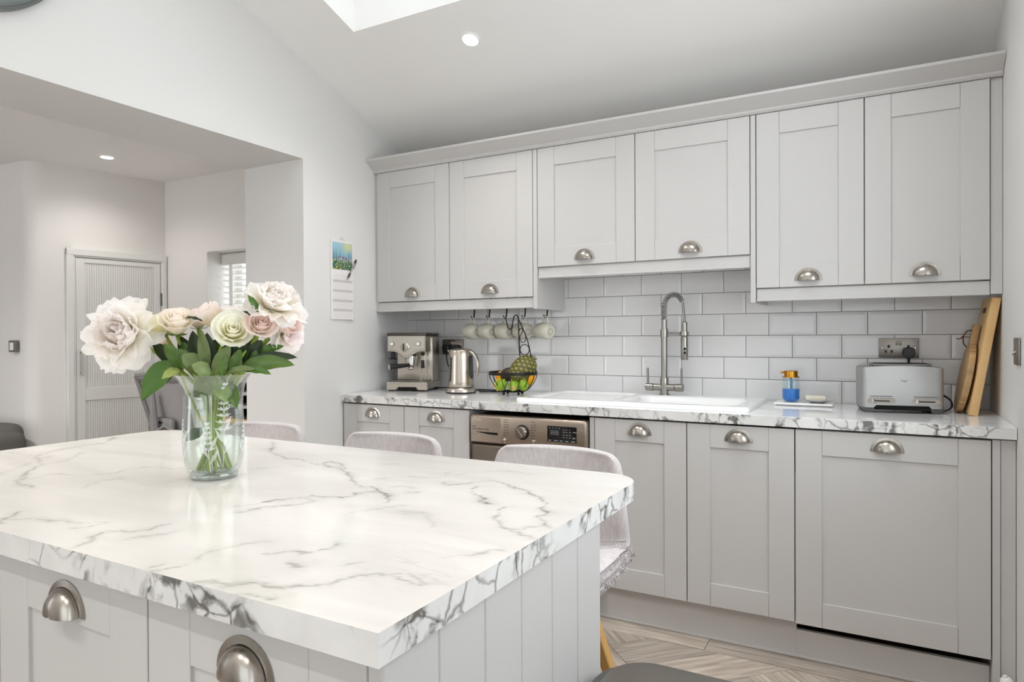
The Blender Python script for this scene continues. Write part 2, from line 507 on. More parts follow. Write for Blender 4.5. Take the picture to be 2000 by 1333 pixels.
def mat_edge():
    # edging laminate: branching dark cracks gathered in blotches
    m = bpy.data.materials.new('marble_edge'); m.use_nodes = True
    nt = m.node_tree; b = nt.nodes['Principled BSDF']; b.inputs['Roughness'].default_value = 0.22
    tc = nt.nodes.new('ShaderNodeTexCoord')
    def nz(s, det, src):
        n = nt.nodes.new('ShaderNodeTexNoise'); n.inputs['Scale'].default_value = s; n.inputs['Detail'].default_value = det
        nt.links.new(src, n.inputs['Vector']); return n
    def mr(x, a, b_, c=0.0, d=1.0):
        q = nt.nodes.new('ShaderNodeMapRange'); q.inputs['From Min'].default_value = a; q.inputs['From Max'].default_value = b_; q.inputs['To Min'].default_value = c; q.inputs['To Max'].default_value = d
        nt.links.new(x, q.inputs['Value']); return q.outputs[0]
    def mth(op, x, y):
        q = nt.nodes.new('ShaderNodeMath'); q.operation = op
        for i, v in enumerate((x, y)):
            if isinstance(v, (int, float)): q.inputs[i].default_value = v
            else: nt.links.new(v, q.inputs[i])
        return q.outputs[0]
    mpg = nt.nodes.new('ShaderNodeMapping'); mpg.inputs['Location'].default_value = (0.93, 0.37, 0.0)
    nt.links.new(tc.outputs['Object'], mpg.inputs[0])
    OB = mpg.outputs[0]
    wn = nz(11, 4, OB)
    sc = nt.nodes.new('ShaderNodeVectorMath'); sc.operation = 'SCALE'; sc.inputs['Scale'].default_value = 0.075
    nt.links.new(wn.outputs['Color'], sc.inputs[0])
    ad = nt.nodes.new('ShaderNodeVectorMath'); ad.operation = 'ADD'
    nt.links.new(OB, ad.inputs[0]); nt.links.new(sc.outputs[0], ad.inputs[1])
    vo = nt.nodes.new('ShaderNodeTexVoronoi'); vo.feature = 'DISTANCE_TO_EDGE'; vo.inputs['Scale'].default_value = 17
    nt.links.new(ad.outputs[0], vo.inputs['Vector'])
    crack = mr(vo.outputs['Distance'], 0.0, 0.06, 1.0, 0.0)
    region = mr(nz(5.2, 2, OB).outputs['Fac'], 0.43, 0.56)
    blot = mth('MULTIPLY', mr(nz(30, 5, ad.outputs[0]).outputs['Fac'], 0.47, 0.60), mr(nz(8.0, 2, ad.outputs[0]).outputs['Fac'], 0.49, 0.57))
    fac = mth('MINIMUM', mth('ADD', mth('MULTIPLY', mth('MULTIPLY', crack, region), 0.75), mth('MULTIPLY', blot, 0.9)), 0.92)
    cl = nt.nodes.new('ShaderNodeMix'); cl.data_type = 'RGBA'
    nt.links.new(mr(nz(9, 3, tc.outputs['Object']).outputs['Fac'], 0.35, 0.65), cl.inputs[0])
    cl.inputs[6].default_value = lin((214, 213, 211)); cl.inputs[7].default_value = lin((228, 227, 225))
    mx = nt.nodes.new('ShaderNodeMix'); mx.data_type = 'RGBA'
    nt.links.new(fac, mx.inputs[0]); nt.links.new(cl.outputs[2], mx.inputs[6]); mx.inputs[7].default_value = lin((86, 84, 80))
    nt.links.new(mx.outputs[2], b.inputs['Base Color'])
    MATS['marble_edge'] = m
mat_edge()

# ================================================================== THE ROOM
WL, WR = -0.03, 2.857
YB = -4.98           # inner face of the wall behind the camera
# ---- floor: screed plus individual planks (diagonal herringbone, border row along the plinth)
m = MB(); m.box(-4.2, 3.1, -5.2, 0.3, -0.10, -0.004)
floor = struct(m.build('floor', mat('floor_joint', (120, 108, 98), 0.8)))
def clip_plank(corners, xlo, xhi, ylo, yhi):
    poly = corners
    for ax, lim, sgn in ((0, xlo, 1), (0, xhi, -1), (1, ylo, 1), (1, yhi, -1)):
        out = []
        for i in range(len(poly)):
            a, b = poly[i], poly[(i+1) % len(poly)]
            da, db = (a[ax]-lim)*sgn, (b[ax]-lim)*sgn
            if da >= 0: out.append(a)
            if da*db < 0:
                t = da/(da-db)
                out.append((a[0]+(b[0]-a[0])*t, a[1]+(b[1]-a[1])*t))
        poly = out
        if len(poly) < 3: return None
    ar = 0.5*abs(sum(poly[i][0]*poly[(i+1) % len(poly)][1]-poly[(i+1) % len(poly)][0]*poly[i][1] for i in range(len(poly))))
    return poly if ar > 0.002 else None
def add_plank(poly, ang):
    # the plank's own x axis runs along its length so that the grain does too
    cx = sum(p[0] for p in poly)/len(poly); cy = sum(p[1] for p in poly)/len(poly)
    ca, sa = math.cos(-ang), math.sin(-ang)
    lp = [((p[0]-cx)*ca-(p[1]-cy)*sa, (p[0]-cx)*sa+(p[1]-cy)*ca) for p in poly]
    mb = MB(); mb.prism(lp, -0.004, 0.0, 'xy')
    o = mb.build('plank', MATS['floor_plank'], floor, smooth=0)
    o.location = (cx, cy, 0); o.rotation_euler = (0, 0, ang)
PW, PLN = 0.184, 0.736
g = 0.0012
FX0, FX1, FY0, FY1 = -0.02, 2.85, -4.0, -0.672
n_pl = 0
def herring():
    out = []
    L, W = PLN, PW
    n = int(L/W)
    for a in range(-20, 21):
        for b in range(-8, 9):
            bx, by = a*W + b*(L), a*W - b*(L)
            # horizontal plank
            out.append((bx, by, L, W, 0.0))
            # vertical plank standing at its end
            out.append((bx + L, by - L + W, W, L, PI/2))
    return out
c45, s45 = math.cos(PI/4), math.sin(PI/4)
for (bx, by, lx, ly, an) in herring():
    rect = [(bx+g, by+g), (bx+lx-g, by+g), (bx+lx-g, by+ly-g), (bx+g, by+ly-g)]
    rp = [(1.665 + x*c45 - y*s45, -0.672 + x*s45 + y*c45) for x, y in rect]
    q = clip_plank(rp, FX0, FX1, FY0, FY1)
    if q:
        add_plank(q, an + PI/4); n_pl += 1
for x0, x1 in ((-0.02, 0.95), (0.95, 1.873), (1.873, 2.785)):
    add_plank([(x0+g, -0.67), (x1-g, -0.67), (x1-g, -0.545), (x0+g, -0.545)], 0.0)

# ---- walls
m = MB()
m.box(WL-0.6, 3.1, 0.008, 0.25, -0.05, 3.6)
wall_back = struct(m.build('wall_back', MATS['grout']))
# each bevelled wall tile is a piece of its own
TX, TZ, OX, OZ = 0.2021, 0.1023, 1.3091, 1.2148
tile_cache = {}
def tile_mesh(w, h, cutl, cutr):
    key = (round(w, 4), round(h, 4), cutl, cutr)
    if key in tile_cache: return tile_cache[key]
    mb = MB()
    gr = 0.0013; bv = 0.013; y0, y1, y2 = 0.008, 0.0014, 0.0
    x0, x1, z0, z1 = gr, w-gr, gr, h-gr
    xi0 = x0 + (0.001 if cutl else bv); xi1 = x1 - (0.001 if cutr else bv)
    A = [mb.v(p) for p in ((x0, y0, z0), (x1, y0, z0), (x1, y0, z1), (x0, y0, z1))]
    B = [mb.v(p) for p in ((x0, y1, z0), (x1, y1, z0), (x1, y1, z1), (x0, y1, z1))]
    D = [mb.v(p) for p in ((xi0, y2, z0+bv), (xi1, y2, z0+bv), (xi1, y2, z1-bv), (xi0, y2, z1-bv))]
    for P, Q in ((A, B), (B, D)):
        for k in range(4):
            mb.bm.faces.new((P[k], P[(k+1) % 4], Q[(k+1) % 4], Q[k]))
    mb.bm.faces.new(D); mb.bm.faces.new(A[::-1])
    bmesh.ops.recalc_face_normals(mb.bm, faces=mb.bm.faces[:])
    me = bpy.data.meshes.new('tile'); mb.bm.to_mesh(me); mb.bm.free()
    me.materials.append(MATS['tile_glaze'])
    tile_cache[key] = me
    return me
for j in range(-3, 4):
    z0 = OZ + j*TZ
    xa, xb = (-0.072, WR) if j <= 1 else (0.90, 2.08)
    shift = 0.0 if (j % 2) else -TX/2
    x = OX + shift
    while x > xa: x -= TX
    while x < xb:
        a, b = max(x, xa), min(x+TX, xb)
        if b - a > 0.012:
            me = tile_mesh(b-a, TZ, a > x+1e-5, b < x+TX-1e-5)
            o = bpy.data.objects.new('tile', me); COL.objects.link(o)
            o.location = (a, 0, z0); o.parent = wall_back
        x += TX

# wall_left: thick wall with the wide opening into the study
OPY0, OPY1, OPZ = -0.876, -3.95, 2.10
m = MB()
m.prism([(WL, OPY0), (WL, -0.60), (-0.072, 0.012), (-0.45, 0.012), (-0.45, OPY0)], 0.0, 2.62, 'xy')
top = 3.55
m.prism([(OPY1-1.2, OPZ), (OPY0, OPZ), (OPY0, ceil_z(OPY0)+0.06), (-3.0, ceil_z(-3)+0.06), (OPY1-1.2, ceil_z(-3)+0.06)], WL, -0.45, 'yz')
m.box(-0.45, WL, OPY1-1.2, OPY1, 0, OPZ)
wall_left = struct(m.build('wall_left', MATS['wall_paint'], smooth=20))
# wall_right, with the wide glazed garden doors beside the camera
DY0, DY1, DZ = -4.70, -3.86, 2.12
RY0, RY1, RZ0, RZ1 = -2.62, -0.98, 0.95, 2.12       # side window above the radiator
m = MB()
tops = lambda y: ceil_z(y)+0.06
m.prism([(RY1, -0.05), (0.012, -0.05), (0.012, tops(0)), (RY1, tops(RY1))], WR, WR+0.2, 'yz')
m.prism([(RY0, RZ1), (RY1, RZ1), (RY1, tops(RY1)), (RY0, tops(RY0))], WR, WR+0.2, 'yz')
m.box(WR, WR+0.2, RY0, RY1, -0.05, RZ0)
m.prism([(DY1, -0.05), (RY0, -0.05), (RY0, tops(RY0)), (DY1, tops(DY1))], WR, WR+0.2, 'yz')
m.prism([(DY0, DZ), (DY1, DZ), (DY1, tops(DY1)), (-3.0, tops(-3)), (DY0, tops(-3))], WR, WR+0.2, 'yz')
m.box(WR, WR+0.2, -5.2, DY0, -0.05, tops(-3))
wall_right = struct(m.build('wall_right', MATS['wall_paint']))
w = bpy.data.objects.new('window_4', None); COL.objects.link(w); w['kind'] = 'structure'; w['label'] = 'wide white framed window in the side wall'
m = MB(); ry = (RY0+RY1)/2
for a_, b_ in ((RY0, RY0+0.05), (RY1-0.05, RY1), (ry-0.03, ry+0.03)):
    m.box(WR+0.10, WR+0.16, a_, b_, RZ0, RZ1)
m.box(WR+0.10, WR+0.16, RY0, RY1, RZ1-0.05, RZ1); m.box(WR+0.10, WR+0.16, RY0, RY1, RZ0, RZ0+0.05)
m.build('window_frame', MATS['white_gloss_wood'], w)
for a_, b_ in ((RY0+0.05, ry-0.03), (ry+0.03, RY1-0.05)):
    mm = MB(); mm.box(WR+0.128, WR+0.132, a_, b_, RZ0+0.05, RZ1-0.05); mm.build('pane', MATS['window_glass'], w)
# plain plaster above the wall cabinets
m = MB(); m.box(-0.072, WR, 0.0005, 0.008, 1.63, ceil_z(0)+0.05)
struct(m.build('wall_back_upper', MATS['wall_paint']))
# wall behind the camera; its unseen glazed doors are added for light
FX0_, FX1_, FZ0_, FZ1_ = 1.20, 2.76, 0.0, 2.15
m = MB()
m.box(-0.45, FX0_, YB-0.12, YB, 0, 3.6); m.box(FX1_, WR+0.1, YB-0.12, YB, 0, 3.6)
m.box(FX0_, FX1_, YB-0.12, YB, FZ1_, 3.6)
w = bpy.data.objects.new('door_3_added', None); COL.objects.link(w); w['kind'] = 'structure'; w['label'] = 'unseen white framed glazed doors added to let in light facing the sink'
m2 = MB()
for a_, b_ in ((FX0_, FX0_+0.05), (FX1_-0.05, FX1_), (1.95, 2.01)):
    m2.box(a_, b_, YB-0.09, YB-0.04, FZ0_, FZ1_)
m2.box(FX0_, FX1_, YB-0.09, YB-0.04, FZ0_, FZ0_+0.05); m2.box(FX0_, FX1_, YB-0.09, YB-0.04, FZ1_-0.05, FZ1_)
m2.build('door_frame', MATS['white_gloss_wood'], w)
for a_, b_ in ((FX0_+0.05, 1.95), (2.01, FX1_-0.05)):
    mm = MB(); mm.box(a_, b_, YB-0.066, YB-0.062, FZ0_+0.05, FZ1_-0.05); mm.build('pane', MATS['window_glass'], w)
struct(m.build('wall_front', MATS['wall_paint']))
t = bpy.data.objects.new('door_2', None); COL.objects.link(t); t['kind'] = 'structure'; t['label'] = 'wide glazed garden doors in the side wall'
m = MB(); ym_ = (DY0+DY1)/2
for a_, b_ in ((DY0, DY0+0.05), (DY1-0.05, DY1), (ym_-0.03, ym_+0.03)):
    m.box(WR+0.05, WR+0.11, a_, b_, 0, DZ)
m.box(WR+0.05, WR+0.11, DY0, DY1, DZ-0.05, DZ); m.box(WR+0.05, WR+0.11, DY0, DY1, 0, 0.07)
m.build('door_frame', MATS['white_gloss_wood'], t)
for a_, b_ in ((DY0+0.05, ym_-0.03), (ym_+0.03, DY1-0.05)):
    mm = MB(); mm.box(WR+0.078, WR+0.082, a_, b_, 0.07, DZ-0.05); mm.build('pane', MATS['window_glass'], t)

# ---- sloping ceiling with two roof windows
SK = [(0.363, 1.143), (1.66, 2.44)]     # x ranges
SY0, SY1 = -0.941, -2.00
m = MB()
xs = [-0.46, SK[0][0], SK[0][1], SK[1][0], SK[1][1], WR+0.1]
ys = [0.05, SY0, SY1, -3.0, -5.2]
TH = 0.26
vt = {}
def cv(x, y, up):
    k = (x, y, up)
    if k not in vt: vt[k] = m.v((x, y, ceil_z(y) + (TH if up else 0)))
    return vt[k]
cells = {(i, j) for i in range(5) for j in range(4)} - {(1, 1), (3, 1)}
for (i, j) in cells:
    xa, xb, ya, yb = xs[i], xs[i+1], ys[j], ys[j+1]
    for up in (0, 1):
        m.bm.faces.new([cv(xa, ya, up), cv(xb, ya, up), cv(xb, yb, up), cv(xa, yb, up)])
    for (di, dj, p, q) in ((-1, 0, (xa, ya), (xa, yb)), (1, 0, (xb, ya), (xb, yb)), (0, -1, (xa, ya), (xb, ya)), (0, 1, (xa, yb), (xb, yb))):
        if (i+di, j+dj) not in cells:
            m.bm.faces.new([cv(p[0], p[1], 0), cv(q[0], q[1], 0), cv(q[0], q[1], 1), cv(p[0], p[1], 1)])
struct(m.build('ceiling', MATS['ceiling_paint'], smooth=10))
for k, (xa, xb) in enumerate(SK):
    t = bpy.data.objects.new('window_%d' % (k+1), None); COL.objects.link(t); t['kind'] = 'structure'
    t['label'] = ('white framed roof window in the sloping ceiling' if k == 0 else 'white framed roof window above the sink side')
    def slab(x0, x1, ya, yb, h0, h1):
        mm = MB()
        P = []
        for h in (h0, h1):
            for (x, y) in ((x0, ya), (x1, ya), (x1, yb), (x0, yb)):
                P.append(mm.v((x, y, ceil_z(y)+h)))
        for f in ((0, 1, 2, 3), (4, 5, 6, 7), (0, 1, 5, 4), (1, 2, 6, 5), (2, 3, 7, 6), (3, 0, 4, 7)):
            mm.bm.faces.new([P[i] for i in f])
        return mm
    for a in ((xa, xa+0.05, SY0, SY1), (xb-0.05, xb, SY0, SY1), (xa+0.05, xb-0.05, SY0, SY0-0.05), (xa+0.05, xb-0.05, SY1+0.05, SY1)):
        slab(*a, 0.21, 0.27).build('window_frame', MATS['white_gloss_wood'], t)
    slab(xa+0.05, xb-0.05, SY0-0.05, SY1+0.05, 0.235, 0.241).build('pane', MATS['window_glass'], t)

# ---- the study beyond the opening
SZ = 2.35
m = MB(); m.box(-4.2, -0.45, -5.2, 0.25, SZ, SZ+0.1)
struct(m.build('ceiling_study', MATS['ceiling_paint']))
C1, C2 = (-2.104, -0.222), (-2.261, -1.048)
# wall with the small window (faces the camera side)
wx0, wx1, wz0, wz1 = -1.64, -0.80, 0.98, 1.816
m = MB()
m.box(-2.3, wx0, -0.222, 0.10, 0, SZ); m.box(wx1, -0.40, -0.222, 0.10, 0, SZ)
m.box(wx0, wx1, -0.222, 0.10, 0, wz0); m.box(wx0, wx1, -0.222, 0.10, wz1, SZ)
struct(m.build('wall_study_window', MATS['old_plaster']))
# door wall with a softly rounded plaster corner running on into the chimney return
m = MB()
pts = [(-2.104+0.03, 0.0), C1]
pts = [C1]
rr = 0.07
d1 = Vector((C2[0]-C1[0], C2[1]-C1[1])).normalized()
end = Vector(C2) - d1*rr
pts.append((end.x, end.y))
for k in range(1, 7):
    a = k/6*(PI/2)
    q = end + d1*rr*math.sin(a) + Vector((-1, -0.06)).normalized()*rr*(1-math.cos(a))
    pts.append((q.x, q.y))
pts.append((-4.1, pts[-1][1]-0.10)); pts.append((-4.1, -0.1)); pts.append((C1[0]-0.05, 0.05)); 
m.prism(pts, 0.0, SZ, 'xy')
wall_door = struct(m.build('wall_study_door', MATS['old_plaster'], smooth=30))
m = MB(); m.box(-4.25, -4.1, -5.2, 0.2, 0, SZ); struct(m.build('wall_study_side', MATS['wall_paint']))
m = MB(); m.box(-4.2, -3.05, YB-0.12, YB, 0, SZ); m.box(-1.35, -0.45, YB-0.12, YB, 0, SZ); m.box(-3.05, -1.35, YB-0.12, YB, 2.1, SZ)
struct(m.build('wall_study_front', MATS['wall_paint']))

# ---- study cupboard door (door_1) on the slightly skewed door wall: local x runs along the wall, local -y faces the room
dw = Vector((C1[0]-C2[0], C1[1]-C2[1], 0)); wlen = dw.length; dw.normalize()
ang = math.atan2(dw.y, dw.x)
def on_wall(s):           # s metres from C2 towards C1
    return Vector((C2[0], C2[1], 0)) + dw*s
dr = bpy.data.objects.new('door_1', None); COL.objects.link(dr); dr['kind'] = 'structure'
dr['label'] = 'white cupboard door with narrow beaded panels and slim steel handle'
dr.location = on_wall(0.0); dr.rotation_euler = (0, 0, ang)
m = MB()
m.box(0.204, 0.246, -0.030, 0.0, 0, 1.813, 0.004); m.box(0.808, 0.838, -0.030, 0.0, 0, 1.806, 0.004)
m.box(0.204, 0.838, -0.032, 0.0, 1.766, 1.813, 0.004)
m.box(0.246, 0.256, -0.022, 0.0, 0, 1.766, 0.002); m.box(0.802, 0.810, -0.022, 0.0, 0, 1.766, 0.002); m.box(0.246, 0.81, -0.022, 0.0, 1.757, 1.768, 0.002)
m.build('door_frame', MATS['white_gloss_wood'], dr)
m = MB()
m.box(0.259, 0.312, -0.016, 0.0, 0.01, 1.753, 0.002); m.box(0.752, 0.798, -0.016, 0.0, 0.01, 1.753, 0.002)
m.box(0.312, 0.752, -0.016, 0.0, 1.722, 1.753, 0.002); m.box(0.312, 0.752, -0.016, 0.0, 0.80, 0.884, 0.002); m.box(0.312, 0.752, -0.016, 0.0, 0.01, 0.12, 0.002)
leafd = m.build('door_leaf', MATS['white_gloss_wood'], dr)
def beads(z0, z1):
    mb = MB()
    n = 30; w = 0.44/n
    for k in range(n):
        x = 0.312 + k*w
        mb.prism([(x, -0.004), (x+w*0.15, -0.009), (x+w*0.85, -0.009), (x+w, -0.004), (x+w, 0.0), (x, 0.0)], z0, z1, 'xy')
    o = mb.build('beaded_panel', MATS['white_gloss_wood'], dr, smooth=20)
    o['kind'] = 'stuff'
beads(0.884, 1.722); beads(0.12, 0.80)
m = MB(); m.tube([(0.284, -0.042, 0.965), (0.284, -0.042, 1.14)], 0.006, 8)
m.tube([(0.284, -0.016, 0.985), (0.284, -0.042, 0.985)], 0.005, 8); m.tube([(0.284, -0.016, 1.12), (0.284, -0.042, 1.12)], 0.005, 8)
m.build('handle', MATS['satin_nickel'], dr)
for z in (1.45, 0.45):
    m = MB(); m.box(0.796, 0.806, -0.021, -0.012, z, z+0.09, 0.001); m.cyl((0.801, -0.022, z), 0.004, 0.09, n=8)
    m.build('hinge', MATS['dark_steel'], dr)

# ---- study window with blind
w = bpy.data.objects.new('window_3', None); COL.objects.link(w); w['kind'] = 'structure'; w['label'] = 'small study window behind a white slatted blind'
m = MB()
for a in ((wx0, wx0+0.05, wz0, wz1), (wx1-0.05, wx1, wz0, wz1), (-1.245, -1.205, wz0, wz1)):
    m.box(a[0], a[1], 0.03, 0.08, a[2], a[3])
m.box(wx0+0.05, wx1-0.05, 0.03, 0.08, wz0, wz0+0.05); m.box(wx0+0.05, wx1-0.05, 0.03, 0.08, wz1-0.05, wz1)
m.build('window_frame', MATS['white_gloss_wood'], w)
for a, b in ((wx0+0.05, -1.245), (-1.205, wx1-0.05)):
    m = MB(); m.box(a, b, 0.053, 0.057, wz0+0.05, wz1-0.05); m.build('pane', MATS['window_glass'], w)
m = MB(); m.box(wx0-0.02, wx1+0.02, -0.245, 0.03, wz0-0.025, wz0, 0.004); m.build('window_sill', MATS['white_gloss_wood'], w)
t = thing('venetian_blind', 'white slatted venetian blind hanging in the study window', 'blind', (-1.22, -0.06, wz0), world_parts=True)
m = MB(); m.box(wx0+0.005, wx1-0.005, -0.115, -0.055, wz1-0.085, wz1-0.008, 0.006); m.build('headrail', MATS['white_gloss_wood'], t)
zz = wz1 - 0.115
slat0 = None
while zz > wz0 + 0.04:
    if slat0 is None:
        m = MB(); m.mx = Matrix.Translation((-1.22, -0.085, zz)) @ Matrix.Rotation(math.radians(-14), 4, 'X')
        m.box(-(wx1-wx0)/2+0.01, (wx1-wx0)/2-0.01, -0.025, 0.025, -0.0015, 0.0015)
        slat0 = m.build('slat', MATS['white_gloss_wood'], t, smooth=0); sz0 = zz
    else:
        s = slat0.copy(); COL.objects.link(s); s.parent = t; s.location = (0, 0, zz-sz0)
    zz -= 0.042
m = MB(); m.box(wx0+0.008, wx1-0.008, -0.11, -0.06, wz0+0.002, wz0+0.022, 0.004); m.build('bottom_rail', MATS['white_gloss_wood'], t)
for x in (wx0+0.105, -1.22, wx1-0.12):
    m = MB(); m.box(x-0.018, x+0.018, -0.113, -0.111, wz0+0.02, wz1-0.08); m.build('ladder_tape', MATS['white_gloss_wood'], t)

# ---- downlights
def downlight(name, label, loc, normal, watts):
    t = thing(name, label, 'light', loc)
    t.rotation_euler = Vector(normal).to_track_quat('Z', 'Y').to_euler()
    m = MB(); m.lathe([(0.034, 0.004), (0.036, -0.003), (0.044, -0.004), (0.046, 0.0)], 28); m.build('trim_ring', MATS['white_plastic'], t)
    m = MB(); m.lathe([(0.0, -0.0035), (0.034, -0.0025), (0.0355, 0.0), (0.0, 0.0005)], 24); m.build('lamp_lens', MATS['bulb'], t)
    l = bpy.data.lights.new('downlight_beam', 'SPOT'); l.energy = watts; l.spot_size = math.radians(150); l.spot_blend = 1.0; l.shadow_soft_size = 0.03; l.color = (1, 0.965, 0.92)
    lo = bpy.data.objects.new('downlight_beam', l); COL.objects.link(lo); lo.parent = t; lo.location = (0, 0, -0.035)
nrm = (0, 0.337, 1)
downlight('ceiling_spotlight', 'round white recessed spotlight glowing in the sloping kitchen ceiling', (0.867, -0.741, ceil_z(-0.741)-0.001), nrm, 22)
downlight('ceiling_spotlight', 'round white recessed spotlight glowing in the study ceiling', (-1.767, -0.833, SZ-0.001), (0, 0, 1), 11)
# further lamps of the same set, behind the camera
downlight('ceiling_spotlight', 'round white recessed spotlight in the flat ceiling above the garden doors', (2.05, -4.45, ceil_z(-4.45)-0.001), (0, 0, 1), 52)
downlight('ceiling_spotlight', 'round white recessed spotlight in the flat ceiling near the opening', (0.75, -4.45, ceil_z(-4.45)-0.001), (0, 0, 1), 52)
downlight('ceiling_spotlight', 'unseen round white spotlight added to brighten the study door wall', (-0.95, -2.7, SZ-0.001), (0, 0, 1), 130)  # extra lamp out of view, added to brighten the study door wall

# ================================================================== KITCHEN UNITS
cup_me = None
def cup_handle(parent, x, z, y):
    """half-moon cup pull, flat side down, on a door face at y (facing -y); x,z = middle of its bottom edge"""
    global cup_me
    if cup_me is None:
        mb = MB()
        W, H, D = 0.040, 0.040, 0.024
        def dome(u, v):
            th = PI*u; ph = v*PI/2*0.97
            r = math.cos(ph)**0.8
            return (W*r*math.cos(th), -0.002-D*math.sin(ph), H*r*math.sin(th))
        mb.surf(dome, 20, 8)
        def dome_in(u, v):
            p = dome(u, v); return (p[0]*0.95, p[1]*0.93, p[2]*0.95)
        mb.surf(dome_in, 20, 8)
        # flange
        def fl(u, v):
            th = PI*u; k = 1.0 + 0.24*v
            return (W*k*math.cos(th)*1.06, -0.003+0.0015*v, H*k*math.sin(th)*1.02)
        mb.surf(fl, 20, 2)
        def fl2(u, v):
            th = PI*u; k = 1.24
            return (W*k*math.cos(th)*1.06, -0.0015+0.0015*v, H*k*math.sin(th)*1.02)
        mb.surf(fl2, 20, 1)
        me = bpy.data.meshes.new('cup_handle'); bmesh.ops.recalc_face_normals(mb.bm, faces=mb.bm.faces[:])
        mb.bm.to_mesh(me); mb.bm.free(); me.materials.append(MATS['satin_nickel'])
        me.shade_smooth(); me.set_sharp_from_angle(angle=math.radians(50))
        cup_me = me
    o = bpy.data.objects.new('cup_handle', cup_me); COL.objects.link(o)
    o.parent = parent; o.location = Vector((x, y, z)) - OFF[parent.name]
    o['label'] = 'brushed steel half-moon cup handle'
    return o
def shaker(parent, x0, x1, z0, z1, yf, hz=None, name='door', th=0.020, st=0.09, hx=None):
    """shaker door: recessed panel (the part) with stiles, rails and handle as sub-parts; face at yf, facing -y"""
    mb = MB(); mb.box(x0+st-0.008, x1-st+0.008, yf+0.007, yf+th-0.002, z0+st-0.008, z1-st+0.008)
    d = mb.build(name, MATS['cabinet_paint'], parent, smooth=0)
    for a, b in ((x0, x0+st), (x1-st, x1)):
        mb = MB(); mb.box(a+0.0003, b-0.0003, yf, yf+th, z0, z1, 0.0012); mb.build('stile', MATS['cabinet_paint'], d)
    for a, b in ((z0, z0+st), (z1-st, z1)):
        mb = MB(); mb.box(x0+st+0.0003, x1-st-0.0003, yf+0.0004, yf+th, a, b, 0.0012); mb.build('rail', MATS['cabinet_paint'], d)
    if hz is not None:
        cup_handle(d, (x0+x1)/2 if hx is None else hx, hz, yf)
    return d
GAPW = 0.0016
# ---- wall cabinets
YU = -0.326
def wall_unit(name, label, x0, x1, zb, doors, left_panel=None, right_panel=None, body_x=None):
    t = thing(name, label, 'cabinet', ((x0+x1)/2, -0.16, zb), world_parts=True)
    bx0, bx1 = body_x or (x0, x1)
    m = MB(); m.box(bx0, bx1, -0.304, -0.0015, zb+0.015, 2.139); m.build('body', MATS['cabinet_paint'], t, smooth=0)
    for a, b in doors:
        shaker(t, a+GAPW, b-GAPW, zb, 2.139, YU, zb+0.024)
    # pelmet with a small bead
    m = MB(); m.box(x0+0.001, x1-0.001, YU+0.010, YU+0.028, zb-0.054, zb-0.004, 0.002); m.box(x0+0.001, x1-0.001, YU+0.004, YU+0.026, zb-0.056, zb-0.046, 0.002)
    m.build('pelmet', MATS['cabinet_paint'], t)
    for pnl in (left_panel, right_panel):
        if pnl:
            m = MB(); m.box(pnl[0], pnl[1], YU, -0.001, 1.352, 2.139, 0.001); m.build('side_panel', MATS['cabinet_paint'], t)
    return t
tl = wall_unit('wall_cabinet', 'pale grey two-door wall cabinet above the coffee machine, mugs hanging beneath', -0.029, 0.962, 1.413, ((-0.033+0.004, 0.464), (0.464, 0.962)), None, (0.9635, 0.9855))
m = MB(); m.box(-0.060, -0.0305, YU+0.012, -0.30, 1.36, 2.139, 0.001)
m.build('filler_strip', MATS['cabinet_paint'], tl)
wall_unit('wall_cabinet', 'shorter pale grey two-door wall cabinet above the sink tap', 0.987, 1.990, 1.557, ((0.987, 1.4875), (1.4875, 1.990)))
tr = wall_unit('wall_cabinet', 'pale grey two-door wall cabinet above the toaster', 2.0135, 2.8195, 1.413, ((2.0135, 2.4161), (2.4161, 2.8195)), (1.9915, 2.012))
m = MB(); m.box(2.8205, WR-0.001, YU+0.010, -0.30, 1.361, 2.139, 0.001); m.build('filler_strip', MATS['cabinet_paint'], tr)
# cornice running over all three
m = MB()
prof = [(-0.005, 2.1405), (-0.332, 2.1405), (-0.340, 2.148), (-0.340, 2.156), (-0.352, 2.162), (-0.395, 2.190), (-0.402, 2.194), (-0.402, 2.205), (-0.300, 2.205), (-0.300, 2.175), (-0.005, 2.175)]
m.prism(prof, -0.055, WR-0.0015, 'yz')
tag(m.build('cornice_moulding', MATS['cabinet_paint'], None, smooth=25), 'pale grey cornice moulding running along the top of the wall cabinets', 'cornice')

# ---- base units
YD = -0.612
def base_unit(name, label, cat, x0, x1, doors, z0=0.152, hz=0.806, body=True, hb=None):
    t = thing(name, label, cat, ((x0+x1)/2, -0.3, 0.15), world_parts=True)
    if body:
        m = MB(); m.box(x0, x1, YD+0.022, -0.03, 0.152, 0.866 if hb is None else hb); m.build('body', MATS['cabinet_paint'], t, smooth=0)
    for a, b in doors:
        shaker(t, a+GAPW, b-GAPW, z0, 0.866, YD, hz)
    return t
base_unit('base_cabinet', 'pale grey two-door base cabinet below the coffee machine', 'cabinet', -0.022, 0.769, ((-0.022, 0.380), (0.380, 0.769)))
ts = base_unit('base_cabinet', 'pale grey two-door base cabinet below the white sink', 'cabinet', 1.377, 2.193, ((1.4008, 1.7939), (1.7939, 2.1932)), hb=0.70)
m = MB(); m.box(1.377, 1.3990, YD+0.004, -0.03, 0.152, 0.8665, 0.001); m.build('side_panel', MATS['cabinet_paint'], ts)
base_unit('integrated_dishwasher', 'built-in dishwasher behind a wide pale grey panelled door below the toaster', 'dishwasher', 2.1935, 2.7895, ((2.1935, 2.7899),), z0=0.147)
t = thing('end_panel', 'narrow pale grey end panel between the dishwasher and side wall', 'panel', (2.82, -0.35, 0), world_parts=True)
